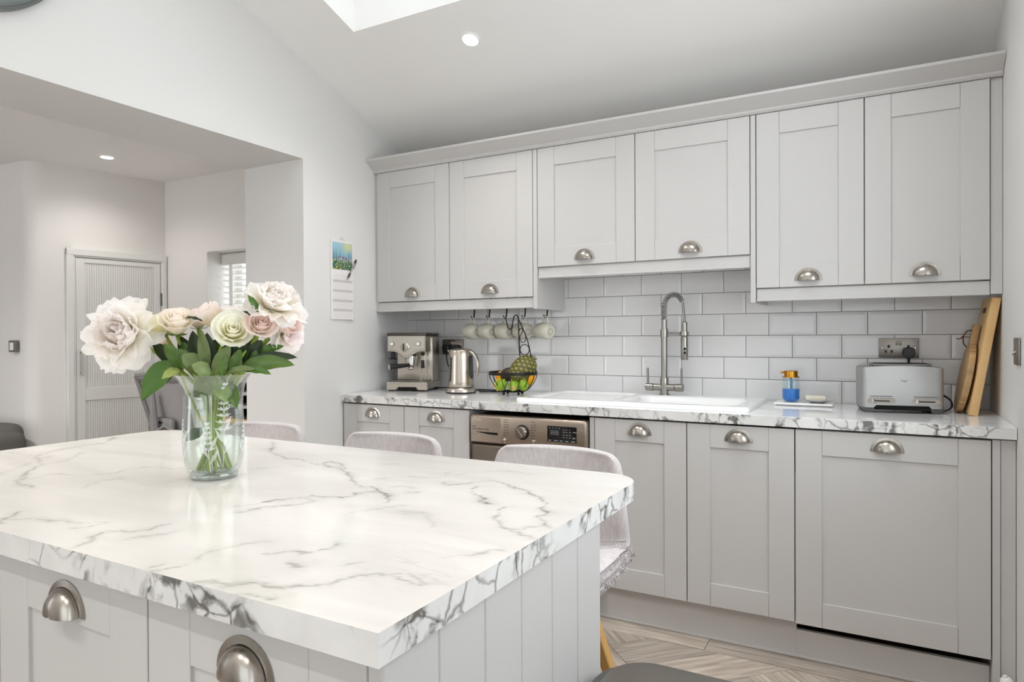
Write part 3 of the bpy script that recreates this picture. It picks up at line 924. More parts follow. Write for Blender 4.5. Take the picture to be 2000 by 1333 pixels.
m = MB(); m.box(2.7915, 2.8135, YD+0.004, -0.03, 0.001, 0.869, 0.001); m.build('inner_board', MATS['cabinet_paint'], t)
m = MB(); m.box(2.8150, WR-0.0015, YD+0.010, -0.03, 0.001, 0.869, 0.001); m.build('filler_board', MATS['cabinet_paint'], t)
m = MB(); m.box(-0.029, 0.766, -0.562, -0.544, 0.004, 0.150, 0.001); m.box(1.380, 2.193, -0.562, -0.544, 0.004, 0.150, 0.001); m.box(2.193, 2.790, -0.562, -0.544, 0.004, 0.106, 0.001)
m.box(1.380, 2.790, -0.566, -0.560, 0.001, 0.010, 0.001)
o = m.build('baseboard_plinth', MATS['cabinet_paint']); struct(o, 'pale grey plinth board under the base cabinets')

# ---- worktop along the wall, with a cut-out for the sink
SX0, SX1, SY0_, SY1_ = 1.03, 1.975, -0.515, -0.085
m = MB()
xs_ = [WL+0.002, SX0, SX1, WR-0.002]; ysw = [-0.622, SY0_, SY1_, -0.001]
vt2 = {}
def wv(x, y, z):
    k = (x, y, z)
    if k not in vt2: vt2[k] = m.v(k)
    return vt2[k]
ZT, ZBW = 0.913, 0.8745
for i in range(3):
    for j in range(3):
        if (i, j) == (1, 1): continue
        xa, xb, ya, yb = xs_[i], xs_[i+1], ysw[j], ysw[j+1]
        for z in (ZT, ZBW):
            m.bm.faces.new([wv(xa, ya, z), wv(xb, ya, z), wv(xb, yb, z), wv(xa, yb, z)])
def side(p, q):
    m.bm.faces.new([wv(p[0], p[1], ZBW), wv(q[0], q[1], ZBW), wv(q[0], q[1], ZT), wv(p[0], p[1], ZT)])
for i in range(3):
    side((xs_[i], ysw[0]), (xs_[i+1], ysw[0])); side((xs_[i], ysw[3]), (xs_[i+1], ysw[3]))
    side((xs_[0], ysw[i]), (xs_[0], ysw[i+1])); side((xs_[3], ysw[i]), (xs_[3], ysw[i+1]))
side((SX0, SY0_), (SX1, SY0_)); side((SX0, SY1_), (SX1, SY1_)); side((SX0, SY0_), (SX0, SY1_)); side((SX1, SY0_), (SX1, SY1_))
wt = m.build('kitchen_worktop', MATS['marble_counter'], None, smooth=10)
tag(wt, 'long white marble-effect worktop along the tiled wall', 'worktop')
m = MB(); m.box(WL+0.002, WR-0.002, -0.6245, -0.622, ZBW, ZT-0.0006, 0.0005); e = m.build('edging_strip', MATS['marble_edge'], wt); e['label'] = 'grey veined front edging strip'

# ================================================================== ISLAND
IX0, IX1, IYF, IYB, IZ, IZB, IR = 0.362, 2.025, -2.748, -1.868, 0.908, 0.8705, 0.085
VEINS = [(1,0.004,[(0.917,-1.895),(0.978,-1.974),(1.024,-2.026),(1.125,-2.06),(1.227,-2.088),(1.28,-2.099),(1.286,-2.078),(1.337,-2.103),(1.393,-2.129),(1.479,-2.195),(1.537,-2.221),(1.596,-2.252),(1.646,-2.275),(1.683,-2.317)]),(0.8,0.004,[(1.286,-2.078),(1.289,-2.04),(1.341,-2.073),(1.387,-2.119)]),(0.8,0.004,[(1.446,-2.46),(1.476,-2.431),(1.488,-2.403),(1.505,-2.359),(1.5,-2.338),(1.54,-2.325),(1.584,-2.32),(1.593,-2.302),(1.577,-2.279),(1.595,-2.269)]),(0.6,0.004,[(1.483,-2.49),(1.514,-2.449),(1.543,-2.405),(1.538,-2.359),(1.507,-2.361)]),(0.35,0.004,[(1.635,-2.066),(1.625,-2.02),(1.677,-1.98)]),(0.6,0.004,[(1.663,-2.115),(1.691,-2.132),(1.715,-2.123),(1.73,-2.098),(1.756,-2.066),(1.792,-2.061)]),(0.85,0.004,[(1.794,-2.064),(1.866,-2.11),(1.921,-2.157),(1.94,-2.182),(1.942,-2.214),(1.967,-2.248),(1.971,-2.276),(2.017,-2.313)]),(0.9,0.004,[(1.748,-2.127),(1.763,-2.174),(1.798,-2.185),(1.834,-2.22),(1.852,-2.228)]),(0.75,0.004,[(1.889,-2.234),(1.9,-2.268),(1.917,-2.318),(1.942,-2.353),(1.973,-2.369),(2.015,-2.388)]),(0.5,0.004,[(1.947,-2.363),(1.982,-2.351),(2.017,-2.313)]),(0.7,0.004,[(1.725,-2.629),(1.736,-2.598),(1.755,-2.593),(1.781,-2.563),(1.78,-2.536)]),(0.6,0.006,[(1.777,-2.725),(1.825,-2.703),(1.866,-2.682),(1.871,-2.663),(1.895,-2.634),(1.913,-2.614),(1.948,-2.595),(1.967,-2.591),(1.989,-2.603)]),(0.6,0.01,[(1.865,-2.678),(1.88,-2.662),(1.896,-2.635)]),(0.6,0.004,[(1.935,-2.608),(1.961,-2.613),(1.986,-2.608)]),(0.45,0.007,[(1.942,-2.513),(1.981,-2.485),(2.011,-2.456)]),(0.3,0.012,[(1.75,-2.34),(1.779,-2.348),(1.818,-2.378),(1.855,-2.406)]),(0.5,0.004,[(1.652,-2.233),(1.679,-2.209)]),(0.35,0.004,[(1.594,-2.212),(1.656,-2.184)]),(0.4,0.004,[(1.526,-2.171),(1.544,-2.138),(1.633,-2.079)]),(0.3,0.004,[(1.653,-2.044),(1.719,-1.958),(1.846,-1.943)]),(0.3,0.005,[(1.665,-2.408),(1.701,-2.342),(1.717,-2.303)]),(0.6,0.008,[(1.773,-2.633),(1.792,-2.632)]),(0.4,0.008,[(1.854,-2.603),(1.865,-2.599)]),(0.3,0.004,[(1.175,-2.216),(1.23,-2.174),(1.267,-2.126)]),(0.3,0.006,[(1.42,-2.031),(1.45,-1.992)]),(0.65,0.004,[(1.449,-2.742),(1.437,-2.716),(1.404,-2.677),(1.426,-2.654),(1.444,-2.62),(1.451,-2.59)]),(0.9,0.004,[(1.197,-2.725),(1.167,-2.7),(1.159,-2.691),(1.141,-2.671)]),(0.5,0.004,[(1.155,-2.707),(1.235,-2.685),(1.3,-2.657),(1.353,-2.642)]),(0.6,0.004,[(1.34,-2.675),(1.363,-2.675),(1.353,-2.642)]),(0.6,0.006,[(1.64,-2.741),(1.648,-2.724),(1.651,-2.709)]),(0.5,0.004,[(1.629,-2.747),(1.618,-2.718)]),(0.35,0.008,[(1.468,-2.667),(1.485,-2.646),(1.501,-2.614)]),(0.4,0.004,[(1.646,-2.684),(1.638,-2.65),(1.647,-2.625),(1.668,-2.582)]),(0.6,0.004,[(1.717,-2.632),(1.741,-2.6),(1.759,-2.596),(1.777,-2.561),(1.782,-2.542)]),(0.5,0.006,[(1.715,-2.748),(1.762,-2.738),(1.819,-2.704),(1.868,-2.681),(1.881,-2.651),(1.901,-2.637),(1.911,-2.616),(1.927,-2.611)]),(0.6,0.006,[(1.798,-2.75),(1.832,-2.736),(1.867,-2.724)]),(0.6,0.008,[(1.774,-2.634),(1.794,-2.632)]),(0.75,0.004,[(0.396,-2.074),(0.492,-2.136),(0.475,-2.207),(0.49,-2.258),(0.565,-2.361),(0.624,-2.394),(0.683,-2.409),(0.754,-2.47),(0.81,-2.516),(0.838,-2.549)]),(0.5,0.004,[(0.586,-2.282),(0.683,-2.348),(0.707,-2.425)]),(0.5,0.004,[(0.838,-2.549),(0.843,-2.511),(0.839,-2.464),(0.884,-2.453),(0.947,-2.395),(0.94,-2.318),(1.042,-2.278)]),(0.35,0.004,[(1.047,-2.515),(0.999,-2.464),(1.023,-2.417)]),(0.6,0.004,[(0.85,-2.554),(0.896,-2.552),(0.944,-2.548)]),(0.25,0.008,[(0.731,-2.521),(0.643,-2.43),(0.582,-2.335)]),(0.3,0.006,[(0.529,-2.363),(0.488,-2.278),(0.447,-2.18)])]
def island_top():
    nx, ny = 420, 250
    # rows denser through the rounded corners
    ysr = np.concatenate([np.linspace(IYF, IYB-IR, ny-60, endpoint=False), IYB-IR + IR*np.sin(np.linspace(0, PI/2, 61))])
    s = np.linspace(0, 1, nx+1)
    xl = np.full(len(ysr), IX0); xr = np.full(len(ysr), IX1)
    c = ysr > IYB-IR
    dd = IR - np.sqrt(np.maximum(0, IR**2 - (ysr[c]-(IYB-IR))**2))
    xl[c] += dd; xr[c] -= dd
    X = xl[:, None] + (xr-xl)[:, None]*s[None, :]
    Y = np.repeat(ysr[:, None], nx+1, 1)
    n = X.size
    V = np.stack([X.ravel(), Y.ravel(), np.full(n, IZ)], 1)
    # traced veins -> per-vertex value
    wx = 0.007*np.sin(Y*41+X*17) + 0.004*np.sin(Y*97-X*63) + 0.0022*np.sin(Y*210+X*150)
    wy = 0.007*np.sin(X*37+1.3+Y*11) + 0.004*np.sin(X*89+Y*55) + 0.0022*np.sin(X*230-Y*120)
    PX, PY = (X+wx).ravel(), (Y+wy).ravel()
    val = np.zeros(n)
    thick = 0.65 + 0.5*np.sin(PX*23+PY*31)*np.sin(PX*11-PY*47)
    for st, wd, L in VEINS:
        for (ax, ay), (bx, by) in zip(L, L[1:]):
            lo_x, hi_x = min(ax, bx)-0.05, max(ax, bx)+0.05
            lo_y, hi_y = min(ay, by)-0.05, max(ay, by)+0.05
            idx = np.nonzero((PX > lo_x) & (PX < hi_x) & (PY > lo_y) & (PY < hi_y))[0]
            if len(idx) == 0: continue
            dx, dy = bx-ax, by-ay
            t_ = np.clip(((PX[idx]-ax)*dx + (PY[idx]-ay)*dy)/(dx*dx+dy*dy+1e-12), 0, 1)
            d = np.hypot(PX[idx]-ax-t_*dx, PY[idx]-ay-t_*dy)
            w_ = wd*thick[idx]
            v = st*(0.82*np.exp(-(d/(w_*0.85))**2) + 0.25*np.exp(-(d/(w_*4.0))**2))
            val[idx] = np.maximum(val[idx], v)
    rows = len(ysr)
    i = np.arange(rows-1)[:, None]*(nx+1) + np.arange(nx)[None, :]
    F = np.stack([i, i+1, i+nx+2, i+nx+1], -1).reshape(-1, 4)
    me = bpy.data.meshes.new('island_worktop')
    me.from_pydata(V.tolist(), [], F.tolist())
    a = me.attributes.new('vein', 'FLOAT', 'POINT')
    a.data.foreach_set('value', val.astype(np.float32))
    return me
isl = link_mesh('island_worktop', island_top(), MATS['marble_island'], None, smooth=0)
tag(isl, 'large white marble-effect island worktop with grey veins and rounded far corners', 'worktop')
def island_outline(inset=0.0, n=10):
    pts = [(IX0+inset, IYF+inset), (IX1-inset, IYF+inset)]
    r = IR - inset
    for k in range(n+1):
        a = k/n*PI/2
        pts.append((IX1-IR+r*math.cos(a), IYB-IR+r*math.sin(a)))
    for k in range(n+1):
        a = PI/2 + k/n*PI/2
        pts.append((IX0+IR+r*math.cos(a), IYB-IR+r*math.sin(a)))
    return pts
m = MB(); ol = island_outline()
lo = [m.v((x, y, IZB)) for x, y in ol]; hi = [m.v((x, y, IZ)) for x, y in ol]
for k in range(len(ol)):
    k2 = (k+1) % len(ol)
    m.bm.faces.new((lo[k], lo[k2], hi[k2], hi[k]))
e = m.build('edging_strip', MATS['marble_edge'], isl, smooth=40); e['label'] = 'grey veined edging strip'
m = MB(); m.bm.faces.new([m.v((x, y, IZB)) for x, y in ol]); m.build('underside', MATS['marble_edge'], isl, smooth=0)

ti = thing('island_cabinet', 'pale grey island cabinet with cup handles and boarded side', 'cabinet', (1.25, -2.4, 0), world_parts=True)
m = MB(); m.box(0.70, 1.985, -2.693, -2.09, 0.10, IZB-0.002); m.build('body', MATS['cabinet_paint'], ti, smooth=0)
m = MB(); m.box(0.72, 1.985, -2.66, -2.10, 0.001, 0.10); m.build('plinth', MATS['cabinet_paint'], ti, smooth=0)
for a, b in ((0.757, 1.169), (1.169, 1.581), (1.581, 1.982)):
    shaker(ti, a+GAPW, b-GAPW, 0.152, 0.867, -2.715, 0.790)
m = MB(); m.box(1.9832, 1.9853, -2.716, -2.694, 0.001, IZB-0.002, 0.001); m.build('corner_post', MATS['cabinet_paint'], ti)
m = MB(); m.box(0.70, 2.0, -2.0905, -2.080, 0.001, IZB-0.002, 0.001); m.build('back_panel', MATS['cabinet_paint'], ti)
bys = [-2.7185, -2.613, -2.505, -2.400, -2.294, -2.190, -2.0805]
for a, b in zip(bys, bys[1:]):
    m = MB()
    m.prism([(1.9855, a), (2.0035, a), (2.0062, a+0.0025), (2.0062, b-0.0025), (2.0035, b), (1.9855, b)], 0.001, IZB-0.002, 'xy')
    m.build('board', MATS['cabinet_paint'], ti, smooth=10)

# ================================================================== BAR STOOLS
def stool(label, x, y, rz=0.0):
    t = thing('bar_stool', label, 'stool', (x, y, 0), rz, 'lilac grey bar stools at the island')
    # bucket shell: v runs from seat front over the seat and up the back
    path = [(-0.205, 0.600), (-0.17, 0.583), (-0.08, 0.572), (0.03, 0.574), (0.10, 0.590), (0.150, 0.635), (0.178, 0.70), (0.195, 0.77), (0.207, 0.835), (0.214, 0.878), (0.216, 0.895)]
    half = [0.165, 0.195, 0.218, 0.231, 0.236, 0.236, 0.231, 0.222, 0.210, 0.196, 0.168]
    m = MB()
    N = len(path)-1
    def cr(arr, s):
        f = s*N; i = min(int(f), N-1); w = f-i
        a = arr[i]; b = arr[i+1]
        if isinstance(a, tuple): return (a[0]+(b[0]-a[0])*w, a[1]+(b[1]-a[1])*w)
        return a+(b-a)*w
    def fn(off):
        def q(u, v):
            k = u*2-1
            py, pz = cr(path, v); h = cr(half, v)
            e = abs(k)**2.4
            lift = 0.055*e*max(0, 1-abs(v-0.35)/0.45)       # seat sides turn up
            fwd = 0.075*e*max(0, min(1, (v-0.38)/0.25))      # back wraps forward
            # thickness direction, roughly inwards (up on the seat, forward on the back)
            a = min(1, max(0, (v-0.3)/0.3))
            nz, ny = (1-a), -a
            ex = 1-0.10*off/0.035*0
            edge = math.sqrt(max(0, 1-abs(k)**8))
            d = off*edge
            return (k*h*ex, py-fwd+ny*d, pz+lift+nz*d)
        return q
    nu, nv = 20, 26
    A = [[m.v(fn(0.0)(i/nu, j/nv)) for j in range(nv+1)] for i in range(nu+1)]
    B = [[m.v(fn(0.042)(i/nu, j/nv)) for j in range(nv+1)] for i in range(nu+1)]
    for i in range(nu):
        for j in range(nv):
            m.bm.faces.new((A[i][j], A[i+1][j], A[i+1][j+1], A[i][j+1]))
            m.bm.faces.new((B[i][j], B[i][j+1], B[i+1][j+1], B[i+1][j]))
    for i in range(nu):
        m.bm.faces.new((A[i][0], B[i][0], B[i+1][0], A[i+1][0])); m.bm.faces.new((A[i][nv], A[i+1][nv], B[i+1][nv], B[i][nv]))
    bmesh.ops.remove_doubles(m.bm, verts=m.bm.verts[:], dist=0.0008)
    sh = m.build('shell', MATS['fabric'], t, smooth=60)
    md = sh.modifiers.new('soft', 'SUBSURF'); md.levels = 1; md.render_levels = 1
    m = MB(); f2 = fn(0.0435)
    m.tube([f2(0.03+0.94*i/16, 0.50) for i in range(17)], 0.0022, 6); m.build('seam', MATS['fabric'], sh)
    # wooden base: cross block and four splayed tapering legs
    m = MB(); m.box(-0.11, 0.11, -0.02, 0.02, 0.538, 0.568, 0.004); m.box(-0.02, 0.02, -0.12, 0.12, 0.538, 0.566, 0.004); m.build('seat_base', MATS['black_metal'], t)
    for sx in (-1, 1):
        for sy in (-1, 1):
            m = MB()
            top = Vector((sx*0.085, sy*0.095, 0.56)); bot = Vector((sx*0.225, sy*0.215, 0.0))
            vs_ = []
            for P, w in ((top, 0.019), (bot, 0.012)):
                vs_.append([m.v(P + Vector((a*w, b*w, 0))) for a, b in ((-1, -1), (1, -1), (1, 1), (-1, 1))])
            for k in range(4): m.bm.faces.new((vs_[0][k], vs_[0][(k+1) % 4], vs_[1][(k+1) % 4], vs_[1][k]))
            m.bm.faces.new(vs_[0]); m.bm.faces.new(vs_[1][::-1])
            es = [e for e in m.bm.edges if abs(e.verts[0].co.z-e.verts[1].co.z) > 0.2]
            bmesh.ops.bevel(m.bm, geom=es, offset=0.003, segments=1, affect='EDGES')
            m.build('leg', MATS['beech'], t)
    m = MB(); fr = [(sx*0.167, sy*0.165, 0.23) for sx, sy in ((-1, -1), (1, -1), (1, 1), (-1, 1))]
    m.tube(fr, 0.007, 8, closed=True); m.build('foot_rail', MATS['black_metal'], t)
    return t, fn
stool('lilac grey fabric bar stool at the island, behind the flower vase', 0.487, -1.70)
stool('lilac grey fabric bar stool at the island, in front of the base cabinet', 1.078, -1.70)
_, sfn = stool('lilac grey fabric bar stool in front of the washing machine, fluffy cover on its seat', 1.668, -1.70)
# fluffy cover on the third stool
m = MB()
base = sfn(0.047); topf = sfn(0.060)
m.surf(lambda u, v: Vector(topf(0.02+0.96*u, 0.0+0.44*v)), 18, 14)
rnd = random.Random(3)
for k in range(15000):
    u, v = rnd.random(), rnd.random()*0.46
    p = Vector(sfn(0.05)(u, max(0.0, v)))
    if rnd.random() < 0.22:      # fringe hanging over the edge
        u = rnd.choice((0.0, 1.0)) if rnd.random() < 0.6 else u
        v = rnd.random()*0.44 if u in (0.0, 1.0) else 0.0
        p = Vector(sfn(0.03)(u, v))
        d = Vector((rnd.uniform(-.5, .5) + (1.0 if u > .5 else -1.0)*(0.6 if u in (0.0, 1.0) else 0), rnd.uniform(-.9, .2), rnd.uniform(-1.1, 0.1))).normalized()*rnd.uniform(0.008, 0.016)
    else:
        d = Vector((rnd.uniform(-1, 1), rnd.uniform(-1, .6), rnd.uniform(0.1, .7))).normalized()*rnd.uniform(0.006, 0.012)
    s = d.cross(Vector((rnd.uniform(-1, 1), rnd.uniform(-1, 1), 1))).normalized()*0.0013
    a, b, c_, e_ = m.v(p-s), m.v(p+s), m.v(p+d*0.6+s*0.8+Vector((0, 0, -.002))), m.v(p+d+Vector((0, 0, -.005)))
    m.bm.faces.new((a, b, c_)); m.bm.faces.new((a, c_, e_))
fur = m.build('fluffy_seat_cover', MATS['fur'], None, smooth=0, recalc=False)
fur.location = (1.668, -1.70, 0)
tag(fur, 'fluffy pale pink-grey faux fur cover on the stool seat', 'seat cover')

# ================================================================== WASHING MACHINE
wm = thing('washing_machine', 'graphite silver washing machine between the base cabinets', 'washing machine', (1.08, -0.33, 0.005), world_parts=True)
X0, X1, YF = 0.785, 1.373, -0.632
m = MB(); m.box(X0+0.004, X1-0.004, -0.600, -0.06, 0.03, 0.845, 0.006); m.build('body', MATS['washer_dark'], wm)
m = MB(); m.box(X0, X1, YF+0.006, -0.58, 0.03, 0.716, 0.012, 3); m.build('front_panel', MATS['washer_dark'], wm)
m = MB(); m.box(X0, X1, YF, -0.58, 0.720, 0.852, 0.014, 3); cp = m.build('control_panel', MATS['washer_metal'], wm)
m = MB(); m.box(X0+0.004, X0+0.166, YF-0.0012, YF+0.004, 0.727, 0.842, 0.001)
dw_ = m.build('detergent_drawer', MATS['washer_metal'], wm)
m = MB()
def scoop(u, v):
    x = X0+0.012+0.138*u
    zt = 0.772; dep = 0.032*math.sin(PI*min(1, u*0.9+0.05))**0.8*(0.45+0.55*u)
    return (x, YF-0.0018 + 0.010*math.sin(PI*v)*(0.4+0.6*u), zt-dep*v-0.002)
m.surf(scoop, 14, 6); m.build('drawer_grip', MATS['polished_steel'], dw_)
m = MB(); m.prism([(X0+0.03, 0.7735), (X0+0.15, 0.7735), (X0+0.15, 0.762), (X0+0.10, 0.764), (X0+0.06, 0.769)], YF-0.0016, YF-0.0022, 'xz'); m.build('grip_recess', MATS['gap_black'], dw_)
text('lettering', 'DirectDrive 9kg', 0.0135, (X0+0.014, YF-0.0014, 0.782), (PI/2, 0, 0), 'ink_dark', dw_)
text('lettering', 'Steam', 0.0085, (X0+0.014, YF-0.0014, 0.795), (PI/2, 0, 0), 'ink_dark', dw_)
text('lettering', 'LG', 0.019, (X0+0.037, YF-0.0014, 0.824), (PI/2, 0, 0), 'ink_light', dw_)
m = MB(); cx_, cz_ = X0+0.024, 0.830
m.tube([(cx_+0.0085*math.cos(a), YF-0.0016, cz_+0.0085*math.sin(a)) for a in [2*PI*k/18 for k in range(15)]], 0.0012, 5)
m.tube([(cx_, YF-0.0016, cz_+0.004), (cx_, YF-0.0016, cz_-0.003), (cx_+0.004, YF-0.0016, cz_-0.003)], 0.0011, 5); m.ball((cx_-0.0038, YF-0.0016, cz_+0.003), 0.0014, n=6, m=4)
m.build('emblem', MATS['ink_light'], dw_)
# program dial
m = MB(); m.lathe([(0.034, 0.0), (0.034, 0.003), (0.028, 0.004)], 32, (1.062, YF+0.0005, 0.784), (0, -1, 0)); m.build('dial_ring', MATS['black_plastic'], wm)
m = MB(); m.lathe([(0.028, 0.0), (0.027, 0.020), (0.024, 0.024), (0.0, 0.024)], 32, (1.062, YF-0.002, 0.784), (0, -1, 0)); dl = m.build('dial', MATS['polished_steel'], wm)
m = MB(); m.mx = Matrix.Translation((1.062, YF-0.027, 0.784)) @ Matrix.Rotation(math.radians(-35), 4, 'Y'); m.box(-0.002, 0.002, -0.002, 0.002, -0.020, 0.020, 0.0008); m.build('pointer', MATS['polished_steel'], dl)
for bx_, bz_ in ((0.974, 0.741), (1.122, 0.744)):
    m = MB(); m.lathe([(0.0105, 0.0), (0.0105, 0.003), (0.008, 0.004), (0, 0.004)], 18, (bx_, YF+0.0002, bz_), (0, -1, 0)); m.build('button', MATS['polished_steel'], wm)
m = MB()
rl = random.Random(5)
for side_, xx in ((0, 0.966), (1, 1.106)):
    for k in range(7):
        z = 0.835 - k*0.0118 - (0.004 if side_ else 0)
        ln = rl.uniform(0.016, 0.026)
        m.box(xx, xx+ln*0.45, YF-0.0006, YF+0.0006, z, z+0.0024); m.box(xx+ln*0.55, xx+ln, YF-0.0006, YF+0.0006, z, z+0.0024)
pm = m.build('program_marks', MATS['ink_dark'], wm, smooth=0); pm['kind'] = 'stuff'
m = MB(); m.box(1.187, 1.327, YF-0.0012, YF+0.002, 0.753, 0.822, 0.0008); sc_ = m.build('display', MATS['screen_black'], wm)
m = MB()
for r_ in range(2):
    for c_ in range(3):
        for h in (0, 0.010):
            m.box(1.263+c_*0.0145, 1.263+c_*0.0145+rl.uniform(.006, .010), YF-0.0018, YF-0.001, 0.806-r_*0.022-h, 0.8085-r_*0.022-h)
for k in range(5):
    m.box(1.193+k*0.027, 1.193+k*0.027+rl.uniform(.013, .019), YF-0.0018, YF-0.001, 0.757, 0.7605)
for k in range(4): m.box(1.198+k*0.015, 1.202+k*0.015, YF-0.0018, YF-0.001, 0.811, 0.815)
for k in range(3):
    x = 1.204+k*0.014
    for (a, b, c, d) in ((0, .009, .802, .8035), (0, .009, .793, .7945), (0, .009, .784, .7855), (0, .0015, .784, .8035), (.0075, .009, .784, .8035)):
        m.box(x+a, x+b, YF-0.0018, YF-0.001, c, d)
om = m.build('display_marks', MATS['ink_grey'], sc_, smooth=0); om['kind'] = 'stuff'
text('lettering', 'Temp.', 0.008, (1.308, YF-0.0014, 0.797), (PI/2, 0, 0), 'ink_light', sc_); text('lettering', 'Spin', 0.008, (1.308, YF-0.0014, 0.772), (PI/2, 0, 0), 'ink_light', sc_)
m = MB(); m.lathe([(0.245, 0.0), (0.243, 0.012), (0.225, 0.022), (0.185, 0.020), (0.17, 0.008)], 56, (1.08, YF+0.006, 0.440), (0, -1, 0)); pd = m.build('porthole_ring', MATS['black_plastic'], wm)
m = MB(); m.lathe([(0.175, 0.010), (0.12, -0.004), (0.0, -0.02)], 48, (1.08, YF+0.006, 0.440), (0, -1, 0)); m.build('porthole_glass', MATS['door_glass_dark'], pd)
for sx in (0.83, 1.33):
    for sy in (-0.54, -0.12):
        m = MB(); m.cyl((sx, sy, 0.001), 0.02, 0.032, n=12); m.build('foot', MATS['black_plastic'], wm)

# ================================================================== SINK AND TAP
sk = thing('kitchen_sink', 'white ceramic inset sink with a drainer beside the bowl', 'sink', (1.5, -0.31, 0.913), world_parts=True)
def rr_dist(x, y, x0, x1, y0, y1, r):
    # signed distance to a rounded rectangle (negative inside)
    qx = abs(x-(x0+x1)/2)-(x1-x0)/2+r; qy = abs(y-(y0+y1)/2)-(y1-y0)/2+r
    return math.hypot(max(qx, 0), max(qy, 0)) + min(max(qx, qy), 0) - r
SKX0, SKX1, SKY0, SKY1 = 0.985, 2.015, -0.553, -0.052
def sm(a, b, x):
    t_ = min(1, max(0, (x-a)/(b-a))); return t_*t_*(3-2*t_)
def sink_z(x, y):
    z = 0.932
    d = rr_dist(x, y, 1.028, 1.44, -0.51, -0.10, 0.05)
    dep = 0.009*sm(0.0, -0.03, d)
    if d < -0.03: dep += 0.0025*(0.5+0.5*math.cos(2*PI*(y+0.1)/0.045)) * sm(-0.03, -0.06, d)
    d1 = rr_dist(x, y, 1.475, 1.965, -0.51, -0.175, 0.07)
    dep = max(dep, 0.17*sm(0.005, -0.075, d1))
    return z - dep
m = MB(); nxs, nys = 150, 70
def sk_pt(i, j):
    x = SKX0 + (SKX1-SKX0)*i/nxs; y = SKY0 + (SKY1-SKY0)*j/nys
    # pull the corners in to a 30 mm radius
    r = 0.03
    cxn = min(max(x, SKX0+r), SKX1-r); cyn = min(max(y, SKY0+r), SKY1-r)
    dx, dy = x-cxn, y-cyn; L = math.hypot(dx, dy); mxd = max(abs(dx), abs(dy))
    if dx != 0 and dy != 0: x, y = cxn+dx*mxd/L, cyn+dy*mxd/L
    return x, y
G = [[None]*(nys+1) for _ in range(nxs+1)]
for i in range(nxs+1):
    for j in range(nys+1):
        x, y = sk_pt(i, j); G[i][j] = m.v((x, y, sink_z(x, y)))
for i in range(nxs):
    for j in range(nys):
        m.bm.faces.new((G[i][j], G[i+1][j], G[i+1][j+1], G[i][j+1]))
bd = [G[i][0] for i in range(nxs+1)] + [G[nxs][j] for j in range(1, nys+1)] + [G[i][nys] for i in range(nxs-1, -1, -1)] + [G[0][j] for j in range(nys-1, 0, -1)]
cxm, cym = (SKX0+SKX1)/2, (SKY0+SKY1)/2
def ring(gx, z):
    out = []
    for vv in bd:
        p = vv.co; s_ = Vector((p.x-cxm, p.y-cym, 0)); 
        out.append(m.bm.verts.new((p.x+gx*(1 if s_.x > 0 else -1)*(abs(s_.x) > 0.48), p.y+gx*(1 if s_.y > 0 else -1)*(abs(s_.y) > 0.22), z)))
    return out
r1 = ring(0.003, 0.929); r2 = ring(0.0045, 0.9245); r3 = ring(0.0045, 0.9135)
for A, B in ((bd, r1), (r1, r2), (r2, r3)):
    for k in range(len(A)):
        k2 = (k+1) % len(A); m.bm.faces.new((A[k], B[k], B[k2], A[k2]))
m.build('basin', MATS['ceramic_white'], sk, smooth=50)
m = MB(); m.lathe([(0.0, 0.002), (0.03, 0.003), (0.042, 0.001), (0.043, 0.0)], 24, (1.72, -0.34, 0.7625)); m.build('waste', MATS['polished_steel'], sk)

tp = thing('kitchen_tap', 'brushed steel spring-neck kitchen tap with two levers behind the sink', 'tap', (1.559, -0.110, 0.932), world_parts=True)
TXc, TYc = 1.559, -0.110
m = MB(); m.lathe([(0.026, 0.0), (0.026, 0.003), (0.0195, 0.005), (0.0195, 0.048), (0.0205, 0.080), (0.0195, 0.082), (0.0150, 0.083), (0.0150, 0.275), (0.0185, 0.276), (0.0185, 0.315), (0.0135, 0.316), (0.0135, 0.36), (0, 0.36)], 24, (TXc, TYc, 0.932)); m.build('body', MATS['tap_steel'], tp)
m = MB(); m.cyl((TXc-0.052, TYc, 0.967), 0.0165, 0.104, (1, 0, 0), 20, 0.002); m.build('cross_body', MATS['tap_steel'], tp)
for s_ in (-1, 1):
    m = MB(); m.cyl((TXc+s_*0.052, TYc, 0.967), 0.0185, 0.040, (s_, 0, 0), 20, 0.003); vk = m.build('valve', MATS['tap_steel'], tp)
    m = MB(); m.tube([(TXc+s_*0.082, TYc, 0.980), (TXc+s_*0.082, TYc, 1.055)], 0.0055, 10); m.ball((TXc+s_*0.082, TYc, 1.055), 0.0055, n=10, m=6); m.build('lever', MATS['tap_steel'], vk)
# spring arc
arc = []
for k in range(61):
    a = k/60
    if a < 0.35:
        arc.append(Vector((TXc-0.001+0.004*a, TYc, 1.292+0.065*a/0.35)))
    else:
        th = PI - (a-0.35)/0.65*PI*0.90
        arc.append(Vector((TXc+0.0455+0.0455*math.cos(th), TYc, 1.357+0.055*math.sin(th))))
m = MB(); m.tube(arc + [Vector((1.651, TYc, 1.335)), Vector((1.655, TYc, 1.30)), Vector((1.656, TYc, 1.27))], 0.0062, 10); m.build('hose', MATS['tap_steel'], tp)
m = MB(); hel = []
turns = 23; per = 9
for k in range(turns*per+1):
    f = k/(turns*per)*60*0.985; i = min(int(f), 59); w_ = f-i
    p = arc[i].lerp(arc[i+1], w_); tg = (arc[i+1]-arc[i]).normalized()
    n1 = Vector((0, 1, 0)); n2 = tg.cross(n1)
    a = 2*PI*k/per
    hel.append(p + (n1*math.cos(a)+n2*math.sin(a))*0.0120)
m.tube(hel, 0.0024, 5); m.build('spring', MATS['tap_steel'], tp)
